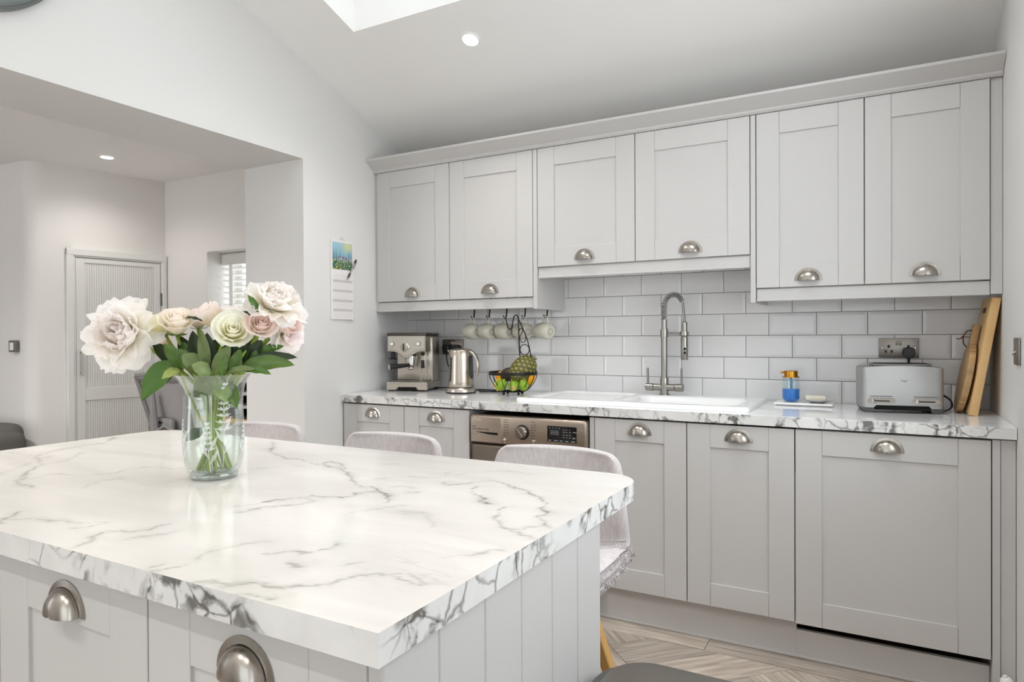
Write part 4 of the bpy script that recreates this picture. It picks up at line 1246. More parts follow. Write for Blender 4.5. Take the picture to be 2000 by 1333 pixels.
m = MB(); m.lathe([(0, 0), (0.0165, 0.0), (0.0175, 0.004), (0.0175, 0.105), (0.015, 0.112), (0.0140, 0.114), (0.0140, 0.178), (0.008, 0.182), (0, 0.182)], 22, (1.656, TYc, 1.100)); sp = m.build('spray_head', MATS['tap_steel'], tp)
for z in (1.134, 1.152):
    m = MB(); m.ball((1.661, TYc-0.0155, z), 0.0062, 0.004, 0.0082, 12, 8); m.build('button', MATS['black_plastic'], sp)
m = MB(); m.tube([(TXc+0.012, TYc, 1.228), (1.636, TYc, 1.226)], 0.0055, 10); m.lathe([(0.0185, -0.010), (0.0205, -0.010), (0.0205, 0.010), (0.0185, 0.010)], 22, (1.656, TYc, 1.225)); m.build('holder_arm', MATS['tap_steel'], tp)

# ================================================================== COFFEE MACHINE (local coordinates, front = -y)
cm = thing('coffee_machine', 'brushed steel espresso coffee machine in the worktop corner', 'coffee machine', (0.131, -0.200, 0.913), math.radians(17.1))
W2 = 0.119
m = MB(); m.prism([(-W2, 0.008), (-W2, 0.052), (W2, 0.052), (W2, 0.008), (0.066, 0.008), (0.052, 0.024), (-0.052, 0.024), (-0.066, 0.008)], -0.120, -0.112, 'xz', 0.0015)
m.box(-W2, W2, -0.112, 0.115, 0.012, 0.052, 0.004); m.build('drip_tray_base', MATS['brushed_steel'], cm)
m = MB(); m.box(-0.055, 0.055, -0.1125, -0.108, 0.006, 0.026); m.build('tray_slot', MATS['gap_black'], cm)
m = MB(); m.box(-W2+0.01, W2-0.01, -0.11, -0.005, 0.0515, 0.0545, 0.001)
dt = m.build('drip_grille', MATS['dark_steel'], cm)
for k in range(9):
    mm = MB(); mm.box(-0.10+k*0.023, -0.088+k*0.023, -0.10, -0.015, 0.0545, 0.0565); mm.build('slat', MATS['polished_steel'], dt, smooth=0)
m = MB(); m.box(-0.100, W2-0.004, -0.008, 0.112, 0.050, 0.305, 0.008, 2); m.build('body', MATS['brushed_steel'], cm)
# brewing head with the bulging lower edge
m = MB()
pf = [(-W2+0.004, 0.215), (-W2+0.004, 0.312), (W2-0.012, 0.312), (W2-0.012, 0.215)]
low = []
for k in range(17):
    a = k/16; x = (W2-0.012) + (-2*W2+0.016)*a
    d = 0.040*math.exp(-((a-0.5)/0.20)**2)
    low.append((x, 0.222 - d))
m.prism([(-W2+0.004, 0.312), (W2-0.012, 0.312)] + low, -0.112, 0.02, 'xz', 0.003)
hd = m.build('brew_head', MATS['brushed_steel'], cm)
m = MB(); lowf = [(x*0.97, z+0.014) for x, z in low]
m.prism([(-W2+0.010, 0.306), (W2-0.018, 0.306)] + lowf, -0.1155, -0.111, 'xz', 0.001); m.build('face_plate', mat('face_steel', (214, 210, 203), 0.28, 1.0, bump=(200, 0.08, (0.03, 1, 1))), hd)
m = MB(); m.box(-W2-0.001, W2-0.004, -0.115, 0.115, 0.306, 0.325, 0.008, 2); m.build('cup_warmer', MATS['dark_steel'], cm)
m = MB(); m.lathe([(0.026, 0), (0.026, 0.004), (0.023, 0.006), (0.022, 0.016), (0, 0.018)], 28, (-0.012, -0.1155, 0.245), (0, -1, 0)); dl2 = m.build('dial', MATS['brushed_steel'], hd)
m = MB(); m.box(-0.017, -0.007, -0.137, -0.130, 0.226, 0.264, 0.002); m.build('dial_grip', MATS['dark_steel'], dl2)
for bx_ in (-0.086, 0.068):
    m = MB(); m.lathe([(0.0125, 0), (0.0125, 0.004), (0.010, 0.0045)], 22, (bx_, -0.1155, 0.264), (0, -1, 0)); m.build('button_ring', MATS['dark_steel'], hd)
    m = MB(); m.lathe([(0.0105, 0), (0.0105, 0.006), (0, 0.007)], 22, (bx_, -0.1155, 0.264), (0, -1, 0)); m.build('button', MATS['white_plastic'], hd)
m = MB(); m.box(0.040, 0.047, -0.117, -0.115, 0.2555, 0.2575); m.box(0.040, 0.047, -0.117, -0.115, 0.2695, 0.2715); m.box(-0.092, -0.080, -0.117, -0.115, 0.246, 0.2475); m.build('printed_marks', MATS['ink_dark'], hd, smooth=0)
m = MB(); m.lathe([(0.032, 0), (0.032, 0.022), (0.036, 0.024), (0.036, 0.035)], 24, (0.008, -0.072, 0.160)); m.build('group_head', MATS['polished_steel'], cm)
m = MB(); m.lathe([(0.0, -0.012), (0.014, -0.010), (0.026, 0.0), (0.030, 0.004), (0.030, 0.022)], 24, (0.008, -0.072, 0.140)); pfm = m.build('portafilter', MATS['polished_steel'], cm)
m = MB(); m.tube([(0.008, -0.098, 0.146), (-0.030, -0.135, 0.142), (-0.078, -0.180, 0.138)], [0.010, 0.0125, 0.0155], 14); m.build('handle', MATS['black_plastic'], pfm)
m = MB(); m.mx = Matrix.Translation((-0.078, -0.180, 0.138)); m.lathe([(0.0, 0.004), (0.013, 0.003), (0.0155, 0.0)], 18, (0, 0, 0), (-0.048, -0.045, -0.004)); m.build('handle_cap', MATS['brushed_steel'], pfm)
m = MB(); m.ball((0.005, -0.080, 0.126), 0.014, 0.012, 0.009, 12, 8); m.ball((0.017, -0.080, 0.126), 0.010, 0.010, 0.008, 12, 8); m.build('spout', MATS['polished_steel'], pfm)
m = MB(); m.lathe([(0.024, 0), (0.024, 0.004), (0.012, 0.012), (0.012, 0.038), (0.016, 0.042), (0, 0.042)], 20, (-0.092, -0.088, 0.176)); m.build('tamper', MATS['black_plastic'], cm)
m = MB(); m.tube([(0.082, -0.086, 0.205), (0.084, -0.090, 0.170), (0.083, -0.094, 0.12), (0.074, -0.100, 0.062)], 0.0038, 8); sw_ = m.build('steam_wand', MATS['polished_steel'], cm)
m = MB(); m.tube([(0.084, -0.091, 0.172), (0.085, -0.094, 0.128)], [0.009, 0.010], 10); m.build('wand_grip', MATS['black_plastic'], sw_)
m = MB(); m.ball((0.083, -0.086, 0.208), 0.012, n=12, m=8); m.build('wand_joint', MATS['black_plastic'], sw_)
for a in (-0.10, 0.10):
    for b in (-0.10, 0.09):
        m = MB(); m.cyl((a, b, 0.0005), 0.012, 0.012, n=10); m.build('foot', MATS['black_plastic'], cm)

# ================================================================== KETTLE
kt = thing('kettle', 'brushed steel electric kettle on its base beside the coffee machine', 'kettle', (0.492, -0.262, 0.913), math.radians(16))
m = MB(); m.lathe([(0, 0.001), (0.080, 0.001), (0.082, 0.006), (0.082, 0.008)], 40); m.build('base_foot', MATS['black_plastic'], kt)
m = MB(); m.lathe([(0.082, 0.008), (0.082, 0.022), (0.076, 0.029), (0.0, 0.030)], 40); m.build('power_base', MATS['brushed_steel'], kt)
m = MB(); m.lathe([(0.0, 0.033), (0.068, 0.033), (0.0695, 0.037), (0.0690, 0.06), (0.0635, 0.19), (0.0625, 0.226), (0.060, 0.231)], 48); kb = m.build('jug', mat('kettle_steel', (196, 186, 174), 0.25, 1.0, bump=(90, 0.08, (1, 1, 0.02)), aniso=0.5), kt)
m = MB(); m.lathe([(0.060, 0.231), (0.052, 0.236), (0.02, 0.239), (0.0, 0.239)], 40); m.build('lid', MATS['brushed_steel'], kt)
def on_jug(a, z, out):
    r = 0.0695 - (z-0.037)/0.19*0.0065 + out
    return (r*math.cos(a), r*math.sin(a), z)
m = MB(); a0 = math.radians(-128)
m.surf(lambda u, v: on_jug(a0 + (u-0.5)*0.17*math.sqrt(max(0.02, 1-abs(2*v-1)**8)), 0.062+0.135*v, 0.0012), 4, 14); gw = m.build('water_window', MATS['black_plastic'], kb)
m = MB()
for k in range(6): 
    z = 0.085+k*0.018; a = a0
    p = on_jug(a, z, 0.002); m.box(p[0]-0.003, p[0]+0.003, p[1]-0.0006, p[1]+0.0006, z, z+0.002)
m.build('level_marks', MATS['ink_grey'], gw, smooth=0)
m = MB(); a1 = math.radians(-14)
m.surf(lambda u, v: on_jug(a1 + (u-0.5)*0.62*math.sqrt(max(0.02, 1-abs(2*v-1)**6)), 0.075+0.130*v, 0.0012), 6, 14); m.build('handle_dark_panel', mat('slate_plastic', (62, 64, 68), 0.4), kb)  # dark rounded panel on the jug behind the handle
m = MB()
hp = [(0.040, 0.230), (0.066, 0.224), (0.092, 0.205), (0.106, 0.172), (0.110, 0.135), (0.103, 0.105), (0.092, 0.086)]
hw = [0.014, 0.016, 0.016, 0.016, 0.015, 0.013, 0.008]
rings = []
dirv = Vector((math.cos(a1), math.sin(a1), 0)); sdv = Vector((-math.sin(a1), math.cos(a1), 0))
for (rr_, z), w_ in zip(hp, hw):
    i = len(rings)
    nx_ = hp[min(i+1, len(hp)-1)]; pv = hp[max(i-1, 0)]
    tg = Vector((nx_[0]-pv[0], nx_[1]-pv[1])).normalized(); nr = Vector((-tg.y, tg.x))*-1
    c0 = dirv*rr_ + Vector((0, 0, z))
    off = dirv*(-nr.x)*0.0065 + Vector((0, 0, -nr.y))*0.0065
    rings.append([m.v(c0 + sdv*w_ + off), m.v(c0 + sdv*w_ - off), m.v(c0 - sdv*w_ - off), m.v(c0 - sdv*w_ + off)])
for A, B in zip(rings, rings[1:]):
    for k in range(4): m.bm.faces.new((A[k], A[(k+1) % 4], B[(k+1) % 4], B[k]))
m.bm.faces.new(rings[0]); m.bm.faces.new(rings[-1][::-1])
hh = m.build('handle', MATS['brushed_steel'], kt, smooth=60); md = hh.modifiers.new('round', 'SUBSURF'); md.levels = 2; md.render_levels = 2
m = MB(); m.surf(lambda u, v: (Vector(on_jug(math.radians(166)+(u-0.5)*0.7, 0.195+0.036*v, 0)) + Vector((-0.022*v*math.cos((u-0.5)*PI), 0, 0))), 8, 4); m.build('spout', MATS['brushed_steel'], kb)

# ================================================================== SOCKETS, PLUGS, SWITCHES
def socket(label, x0, x1, z0, z1, plugs):
    t = thing('wall_socket', label, 'socket', ((x0+x1)/2, -0.0005, z0), world_parts=True)
    m = MB(); m.box(x0, x1, -0.0085, -0.0004, z0, z1, 0.002, 2); pl = m.build('plate', mat('socket_steel', (140, 134, 128), 0.34, 0.9, bump=(150, 0.1, (0.05, 1, 1))), t)
    cx = (x0+x1)/2; zz_ = (z0+z1)/2
    for s_, xs2 in ((-1, cx-0.036), (1, cx+0.036)):
        mm = MB()
        for dx, dz in ((0, 0.010), (-0.011, -0.011), (0.011, -0.011)):
            mm.box(xs2+dx-0.005, xs2+dx+0.005, -0.0092, -0.008, zz_+dz-0.007-0.004, zz_+dz+0.007-0.004, 0.001)
        mm.build('pin_holes', mat('socket_inset', (104, 100, 96), 0.6), t)
        mm = MB()
        for dx, dz, ww, hh_ in ((0, 0.010, 0.0018, 0.0038), (-0.011, -0.011, 0.003, 0.0018), (0.011, -0.011, 0.003, 0.0018)):
            mm.box(xs2+dx-ww, xs2+dx+ww, -0.0096, -0.009, zz_+dz-hh_-0.004, zz_+dz+hh_-0.004)
        mm.build('pin_slots', MATS['gap_black'], t, smooth=0)
        mm = MB(); mm.mx = Matrix.Translation((cx+s_*0.0065, -0.009, zz_+0.020)) @ Matrix.Rotation(math.radians(8), 4, 'X'); mm.box(-0.005, 0.005, -0.003, 0.002, -0.009, 0.009, 0.001); mm.build('rocker_switch', MATS['polished_steel'], t)
        mm = MB(); mm.lathe([(0.0022, 0), (0.0022, 0.001), (0, 0.0013)], 10, (cx+s_*0.0605, -0.0085, zz_), (0, -1, 0)); mm.build('screw', MATS['polished_steel'], t)
    return t
socket('brushed steel double socket behind the kettle', 0.194, 0.339, 1.113, 1.200, ())
socket('brushed steel double socket above the toaster', 2.462, 2.610, 1.117, 1.200, ())
def plug(label, x, z, pts):
    t = thing('mains_plug', label, 'plug', (x, -0.01, z), world_parts=True)
    m = MB(); m.prism([(x-0.018, z-0.010), (x-0.024, z+0.006), (x-0.020, z+0.024), (x-0.010, z+0.029), (x+0.010, z+0.029), (x+0.020, z+0.024), (x+0.024, z+0.006), (x+0.018, z-0.010), (x+0.006, z-0.016), (x-0.006, z-0.016)], -0.0102, -0.036, 'xz', 0.003); m.build('plug_body', MATS['black_plastic'], t)
    m = MB(); m.tube([(x, -0.022, z-0.012), (x, -0.022, z-0.040)], [0.006, 0.004], 10); m.build('cord_grip', MATS['black_plastic'], t)
    # smooth the cable path
    P = [Vector((x, -0.022, z-0.038))] + [Vector(p) for p in pts]
    out = []
    for i in range(len(P)-1):
        p0, p1, p2, p3 = P[max(i-1, 0)], P[i], P[i+1], P[min(i+2, len(P)-1)]
        for k in range(8):
            s_ = k/8
            out.append(0.5*((2*p1) + (p2-p0)*s_ + (2*p0-5*p1+4*p2-p3)*s_*s_ + (3*p1-p0-3*p2+p3)*s_**3))
    out.append(P[-1])
    m = MB(); m.tube(out, 0.0035, 7); m.build('cable', MATS['black_plastic'], t)
plug('black plug and cable of the coffee machine, beside the kettle', 0.232, 1.140, [(0.245, -0.03, 1.06), (0.290, -0.05, 1.00), (0.330, -0.06, 0.955), (0.300, -0.08, 0.928), (0.240, -0.08, 0.919), (0.205, -0.09, 0.9185)])
plug('black plug of the kettle half hidden behind its lid', 0.303, 1.140, [(0.310, -0.03, 1.05), (0.335, -0.04, 0.95), (0.40, -0.06, 0.9175), (0.56, -0.08, 0.9175), (0.66, -0.10, 0.9175), (0.64, -0.14, 0.9175), (0.575, -0.21, 0.9175)])
plug('black plug and cable of the toaster', 2.573, 1.132, [(2.575, -0.03, 1.06), (2.60, -0.06, 0.99), (2.665, -0.12, 0.982), (2.705, -0.17, 0.962), (2.712, -0.19, 0.935), (2.690, -0.20, 0.9185), (2.655, -0.19, 0.9175)])
t = thing('light_switch', 'brushed steel toggle light switch on the side wall beside the worktop', 'switch', (WR, -0.636, 1.116), world_parts=True)
m = MB(); m.box(WR-0.007, WR-0.0005, -0.683, -0.590, 1.116, 1.203, 0.003, 2); m.build('plate', mat('switch_steel', (150, 147, 143), 0.35, 0.9), t)
m = MB(); m.tube([(WR-0.006, -0.636, 1.158), (WR-0.018, -0.636, 1.150)], [0.004, 0.003], 8); m.build('toggle', MATS['polished_steel'], t)
t = thing('light_switch', 'small steel light switch on the shaded study wall', 'switch', (-2.392, -1.075, 1.13), rz=math.radians(3))
m = MB(); m.box(-0.036, 0.036, -0.010, 0.012, 0, 0.075, 0.002); m.build('plate', mat('switch_dark', (128, 124, 120), 0.4, 0.7), t)
m = MB(); m.box(-0.020, 0.020, -0.013, -0.009, 0.012, 0.062, 0.002); m.build('rocker', MATS['white_plastic'], t)

# ================================================================== MUGS ON HOOKS
mug_root = None
hooks = [0.496, 0.594, 0.701, 0.813, 0.943]
wh = ['leftmost', 'second from the kettle side', 'middle', 'fourth', 'rightmost']
mug_lab = ['cream mug hanging nearest the coffee machine', 'cream mug hanging second from the coffee machine', 'cream mug hanging in the middle of the five', 'cream mug hanging behind the fruit stand hook', 'cream mug hanging nearest the sink, round base showing']
hook_lab = ['black cup hook holding the mug nearest the coffee machine', 'black cup hook holding the second mug from the coffee machine', 'black cup hook holding the middle mug', 'black cup hook holding the mug behind the fruit stand', 'black cup hook holding the mug nearest the sink']
hook0 = None
for k, hx in enumerate(hooks):
    if mug_root is None:
        t = thing('mug', mug_lab[0], 'mug', (hx, -0.15, 1.243), group='cream mugs hanging under the wall cabinet')
        m = MB(); prof = [(0.0, 0.0395), (0.020, 0.0395), (0.023, 0.042), (0.027, 0.042), (0.029, 0.040), (0.034, 0.038), (0.0405, 0.029), (0.0440, 0.010), (0.0445, -0.010), (0.0425, -0.030), (0.0400, -0.042), (0.0385, -0.0425), (0.0380, -0.038), (0.0405, -0.01), (0.037, 0.022), (0.030, 0.033), (0.0, 0.034)]
        m.lathe(prof, 32, (0, 0, 0), (0.93, -0.36, -0.10)); mb_ = m.build('mug_body', MATS['mug_ceramic'], t)
        m = MB(); pts = []
        for q in range(13):
            a = PI*q/12
            pts.append(((0.0-0.021*math.cos(a))*0.93, (0.0-0.021*math.cos(a))*-0.36, 0.040+0.035*math.sin(a)))
        m.tube(pts, 0.0048, 8); m.build('handle', MATS['mug_ceramic'], t)
        m = MB(); m.lathe([(0.0135, 0.0401), (0.0150, 0.0403), (0.0165, 0.0401)], 24, (0, 0, 0), (0.93, -0.36, -0.10)); m.build('base_ring', mat('mug_mark', (150, 146, 132), 0.6), t)
        mug_root = t
    else:
        t = dup_tree(mug_root); t.location = (hx, -0.15, 1.243); t['label'] = mug_lab[k]
    if hook0 is None:
        m = MB(); m.tube([(0.014, 0, 0.1335), (0.012, 0, 0.085), (0.008, 0, 0.040), (0.005, 0, 0.020), (0.0, 0, 0.0165), (-0.006, 0, 0.019), (-0.010, 0, 0.027), (-0.012, 0, 0.034)], [0.0045, 0.0045, 0.004, 0.0035, 0.0033, 0.003, 0.003, 0.003], 8)
        hook0 = m.build('cup_hook', MATS['black_metal']); h = hook0
    else:
        h = hook0.copy(); COL.objects.link(h)
    h.location = (hx+0.003, -0.15, 1.311 - 0.0165 + 0.0)
    tag(h, hook_lab[k], 'hook', 'black cup hooks under the wall cabinet')

# ================================================================== FRUIT BASKET
BX, BY = 0.805, -0.250
fb = thing('fruit_basket', 'black wire fruit basket with a tall banana hook', 'basket', (BX, BY, 0.913), world_parts=True)
RZ, RR = 1.026, 0.124
m = MB(); m.lathe([(RR-0.002, -0.008), (RR+0.002, -0.008), (RR+0.002, 0.008), (RR-0.002, 0.008), (RR-0.002, -0.008)], 40, (BX, BY, RZ)); m.build('rim_band', MATS['black_metal'], fb)
m = MB(); m.tube([(BX+0.062*math.cos(a), BY+0.062*math.sin(a), 0.9325) for a in [2*PI*k/28 for k in range(28)]], 0.0028, 6, closed=True); m.build('base_ring', MATS['black_metal'], fb)
wire0 = None
def basket_r(z):        # radius of the bowl at height z
    s_ = (z-0.9325)/(RZ-0.9325); return 0.062 + (RR-0.062)*math.sin(max(0, min(1, s_))*PI/2)**0.75
for k in range(16):
    a = 2*PI*k/16
    m = MB(); m.tube([(BX+basket_r(z)*math.cos(a), BY+basket_r(z)*math.sin(a), z) for z in [0.9325+(RZ-0.9325)*(q/8)**1.3 for q in range(9)]], 0.0020, 5); m.build('wire', MATS['black_metal'], fb)
for k in range(5):
    y = -0.05+k*0.025; hl = math.sqrt(0.062**2-y*y)
    m = MB(); m.tube([(BX-hl, BY+y, 0.9325), (BX+hl, BY+y, 0.9325)], 0.0014, 5); m.build('floor_wire', MATS['black_metal'], fb)
for k in range(4):
    a = PI/4+k*PI/2+0.25
    m = MB(); m.ball((BX+0.055*math.cos(a), BY+0.055*math.sin(a), 0.9215), 0.0075, n=10, m=8); m.tube([(BX+0.055*math.cos(a), BY+0.055*math.sin(a), 0.928), (BX+0.06*math.cos(a), BY+0.06*math.sin(a), 0.934)], 0.003, 6); m.build('ball_foot', MATS['black_metal'], fb)
YS = -0.215
# upright: two converging wires with ring and heart between, S-hook on top
def yz3(L): return [(x, YS, z) for x, z in L]
m = MB()
m.tube([(0.835, YS+0.07, 1.028)] + yz3([(0.827, 1.114), (0.824, 1.167), (0.822, 1.213), (0.819, 1.281), (0.819, 1.308), (0.813, 1.322), (0.804, 1.327), (0.794, 1.321), (0.787, 1.297), (0.782, 1.266), (0.774, 1.254), (0.765, 1.253), (0.755, 1.263), (0.75, 1.286), (0.745, 1.308), (0.739, 1.319)]), 0.0030, 7)
m.tube([(0.905, YS+0.04, 1.028)] + yz3([(0.896, 1.096), (0.885, 1.145), (0.872, 1.197), (0.856, 1.232), (0.839, 1.268), (0.823, 1.298), (0.817, 1.311)]), 0.0028, 7); st_ = m.build('upright_hook', MATS['black_metal'], fb)
m = MB(); m.tube([(0.855+0.027*math.cos(a), YS, 1.146+0.027*math.sin(a)) for a in [2*PI*k/24 for k in range(24)]], 0.0022, 6, closed=True); m.build('ring', MATS['black_metal'], st_)
m = MB(); m.tube(yz3([(0.823, 1.243), (0.828, 1.256), (0.839, 1.258), (0.845, 1.247), (0.838, 1.232), (0.828, 1.217), (0.828, 1.198), (0.84, 1.184), (0.855, 1.187), (0.863, 1.201), (0.86, 1.213)]), 0.0022, 6); m.build('heart', MATS['black_metal'], st_)
# ---- fruit
def fruit(name, label, cat, c, r, matn, sy=1.0, sz=1.0, group=None, stem=None, axis=None, nub=0.0):
    t = thing(name, label, cat, c, group=group)
    m = MB(); n_, mm_ = 20, 14
    pr = []
    for i in range(mm_+1):
        a = PI*i/mm_; pr.append((r*math.sin(a), -r*sz*math.cos(a) - (nub*(i == 0)) + nub*(i == mm_)))
    pr[0] = (0, pr[0][1]); pr[-1] = (0, pr[-1][1])
    m.lathe(pr, n_, (0, 0, 0), axis, 1.0, sy); m.build('skin', MATS[matn], t)
    m = MB(); ax = Vector(axis or (0, 0, 1)).normalized()
    p = ax*(r*sz+nub*0.9); m.ball(p, 0.004, n=8, m=6); m.build('stalk', MATS[stem or 'lime_spot'], t)
    return t
gl = 'limes in the fruit basket'
fruit('lime', 'green lime at the basket front, nearest the kettle', 'lime', (0.772, -0.315, 0.968), 0.0285, 'lime', 1, 1.12, gl, axis=(0.3, 0.5, 0.8))
lm = fruit('lime', 'green lime with a pale tan scar at the basket centre', 'lime', (0.838, -0.305, 0.964), 0.0270, 'lime', 1, 1.1, gl, axis=(0.9, 0.2, 0.3))
m = MB(); m.lathe([(0, 0.0015), (0.009, 0.0008), (0.014, -0.003)], 14, Vector((0.30, -0.86, -0.42)).normalized()*0.0272, (0.30, -0.86, -0.42)); m.build('scar', MATS['lime_spot'], lm)
fruit('lime', 'green lime at the basket front, nearest the sink', 'lime', (0.873, -0.268, 0.967), 0.0290, 'lime', 1, 1.12, gl, axis=(0.2, -0.6, 0.8))
fruit('lemon', 'yellow lemon low in the fruit basket', 'lemon', (0.737, -0.272, 0.966), 0.0270, 'lemon_skin', 1, 1.2, axis=(0.3, 0.2, 0.9), nub=0.006)
fruit('orange', 'small orange against the basket rim beside the avocado', 'orange', (0.726, -0.240, 1.005), 0.0270, 'orange_skin', axis=(0, 0, 1))
fruit('mango', 'yellow mango leaning in the basket on the sink side', 'mango', (0.898, -0.235, 0.998), 0.0240, 'orange_skin', 0.8, 1.7, axis=(0.42, 0.1, 0.9))
fruit('avocado', 'dark purple-brown avocado behind the limes', 'avocado', (0.780, -0.255, 1.018), 0.036, 'avocado_skin', 1, 1.15, axis=(0.8, 0.1, 0.25))
# pineapple lying on its side, crown trimmed: bumpy diamond eyes in a double spiral
pa = thing('pineapple', 'ripe pineapple without its crown lying in the fruit basket', 'pineapple', (0.852, -0.232, 1.042))
pax = Vector((0.45, 0.50, 0.74)).normalized()
m = MB(); NU, NV = 84, 56
q_ = Vector((0, 0, 1)).rotation_difference(pax).to_matrix()
cols = []
for j in range(NV+1):
    v = j/NV; ph = PI*(0.02+0.96*v)
    for i in range(NU):
        u = i/NU
        A_ = (u*8 + v*9) % 1.0; B_ = (u*8 - v*9) % 1.0
        ea = abs(A_-0.5)*2; eb = abs(B_-0.5)*2
        e = max(ea, eb)                      # 0 middle of an eye, 1 on the groove
        rad = math.sin(ph)**0.75
        disp = 1.0 + 0.075*(1-e**2.2)
        p = Vector((0.060*rad*disp*math.cos(2*PI*u), 0.060*rad*disp*math.sin(2*PI*u), -0.080*math.cos(ph)))
        m.v(q_ @ p)
        mid = math.exp(-(e/0.35)**2)
        base = np.array(lin((112, 112, 44))[:3])*(1-e**3) + np.array(lin((62, 64, 26))[:3])*(e**3)
        c = base*(1-mid*0.75) + np.array(lin((206, 186, 128))[:3])*mid*0.75
        cols.append((*c, 1))
m.bm.verts.ensure_lookup_table()
for j in range(NV):
    for i in range(NU):
        m.bm.faces.new((m.bm.verts[j*NU+i], m.bm.verts[j*NU+(i+1) % NU], m.bm.verts[(j+1)*NU+(i+1) % NU], m.bm.verts[(j+1)*NU+i]))
m.bm.faces.new([m.bm.verts[i] for i in range(NU)]); m.bm.faces.new([m.bm.verts[NV*NU+i] for i in range(NU)])
po = m.build('skin', MATS['pineapple_skin'], pa, smooth=60)
set_cols(po.data, cols)
m = MB(); m.lathe([(0, -0.003), (0.016, -0.002), (0.022, 0.004)], 16, -pax*0.080, pax); m.build('cut_base', MATS['lime_spot'], pa)
m = MB()
for k in range(10):
    a = 2*PI*k/10; d = (q_ @ Vector((math.cos(a)*0.5, math.sin(a)*0.5, 1))).normalized()
    p = pax*0.076 + (q_ @ Vector((math.cos(a), math.sin(a), 0)))*0.012
    m.tube([p, p+d*0.012, p+d*0.02], [0.004, 0.003, 0.0005], 5)
m.build('crown_stub', mat('crown_green', (110, 118, 66), 0.6), pa)

# ================================================================== SOAP TRAY
ZT_ = 0.913
tr_ = thing('soap_tray', 'thin white marble tray holding the hand soap', 'tray', (2.18, -0.15, ZT_), world_parts=True)
m = MB(); m.box(2.065, 2.296, -0.205, -0.095, ZT_+0.004, ZT_+0.013, 0.002); m.build('slab', MATS['ceramic_white'], tr_)
m = MB(); m.box(2.075, 2.286, -0.195, -0.105, ZT_+0.0005, ZT_+0.004); m.build('foot', mat('tray_foot', (190, 188, 184), 0.6), tr_, smooth=0)
sd = thing('soap_dispenser', 'clear soap dispenser with bright blue soap and gold pump', 'dispenser', (2.128, -0.145, ZT_+0.0135))
m = MB(); m.lathe([(0, 0.0), (0.025, 0.0), (0.031, 0.006), (0.036, 0.014), (0.0365, 0.10), (0.030, 0.106), (0.028, 0.110)], 32); m.build('bottle', MATS['bottle_glass'], sd)
m = MB(); m.lathe([(0, 0.002), (0.024, 0.002), (0.030, 0.007), (0.0345, 0.015), (0.0350, 0.056), (0.0, 0.056)], 32); m.build('liquid_soap', MATS['soap_blue'], sd)
m = MB(); m.cyl((0, 0, 0.056), 0.004, 0.05, n=10); m.build('dip_tube', mat('tube_teal', (40, 150, 190), 0.3), sd)
m = MB(); m.lathe([(0.036, 0.105), (0.036, 0.109), (0.029, 0.110), (0.029, 0.132), (0.027, 0.134), (0, 0.134)], 32); gp = m.build('pump_collar', MATS['gold'], sd)
m = MB(); m.tube([(-0.020, -0.012, 0.128), (-0.034, -0.022, 0.127), (-0.040, -0.025, 0.124)], 0.0038, 8); m.build('nozzle', MATS['gold'], gp)
ds = thing('soap_dish', 'shallow round glass dish under the soap bar', 'dish', (2.234, -0.150, ZT_+0.0135))
m = MB(); m.lathe([(0, 0.0), (0.026, 0.0), (0.045, 0.007), (0.060, 0.013), (0.060, 0.0145), (0.044, 0.009), (0.026, 0.003), (0, 0.003)], 32); m.build('dish_bowl', mat('dish_glaze', (196, 197, 196), 0.15), ds)
m = MB(); m.box(-0.040, 0.040, -0.024, 0.024, 0.0, 0.020, 0.005, 2)
sb = m.build('soap_bar', MATS['soap_bar']); sb.location = (2.226, -0.150, ZT_+0.0240); sb.rotation_euler = (0, 0, 0.12); tag(sb, 'cream bar of soap on the glass dish', 'soap')

# ================================================================== TOASTER
to = thing('toaster', 'brushed silver long-slot toaster with two front sliders', 'toaster', (2.530, -0.232, ZT_), math.radians(8.7))
TW, TD, TH0, TH1 = 0.140, 0.090, 0.020, 0.186
m = MB()
# body: front silhouette with the bottom cut-away, gently domed top; extruded front to back, then softened
fp = [(-TW, TH0), (-TW, TH1-0.010)] + [(-TW+2*TW*k/12, TH1-0.010+0.008*math.sin(PI*k/12)) for k in range(1, 12)] + [(TW, TH1-0.010), (TW, TH0), (0.098, TH0), (0.088, TH0+0.010), (-0.088, TH0+0.010), (-0.098, TH0)]
m.prism(fp, -TD, TD, 'xz')
es = [e for e in m.bm.edges if abs(e.verts[0].co.x-e.verts[1].co.x) < 1e-5 and abs(abs(e.verts[0].co.x)-TW) < 1e-4 and abs(e.verts[0].co.z-e.verts[1].co.z) > 0.05]
bmesh.ops.bevel(m.bm, geom=es, offset=0.022, segments=5, affect='EDGES', profile=0.5)
es = [e for e in m.bm.edges if min(e.verts[0].co.z, e.verts[1].co.z) > TH1-0.012 and len(e.link_faces) == 2 and e.calc_face_angle(0) > 0.6]
bmesh.ops.bevel(m.bm, geom=es, offset=0.006, segments=2, affect='EDGES', profile=0.5)
m.build('housing', mat('toaster_silver', (172, 172, 171), 0.42, 0.75, bump=(220, 0.05, (0.04, 1, 1))), to, smooth=40)
m = MB(); m.box(-0.095, 0.105, -0.052, 0.056, TH1-0.006, TH1+0.0035, 0.003); tp_ = m.build('top_plate', mat('toaster_top', (126, 124, 121), 0.35, 0.8), to)
for y in (-0.022, 0.028):
    m = MB(); m.box(-0.088, 0.098, y-0.016, y+0.012, TH1-0.004, TH1+0.0042); m.build('bread_slot', MATS['gap_black'], tp_, smooth=0)
for k in range(10):
    x = -0.088+k*0.0188+(0.006 if k > 4 else 0)
    m = MB(); m.lathe([(0.005, 0), (0.005, 0.0012), (0, 0.0016)], 12, (x, -0.046, TH1+0.0032)); m.build('button', MATS['dark_steel'], tp_)
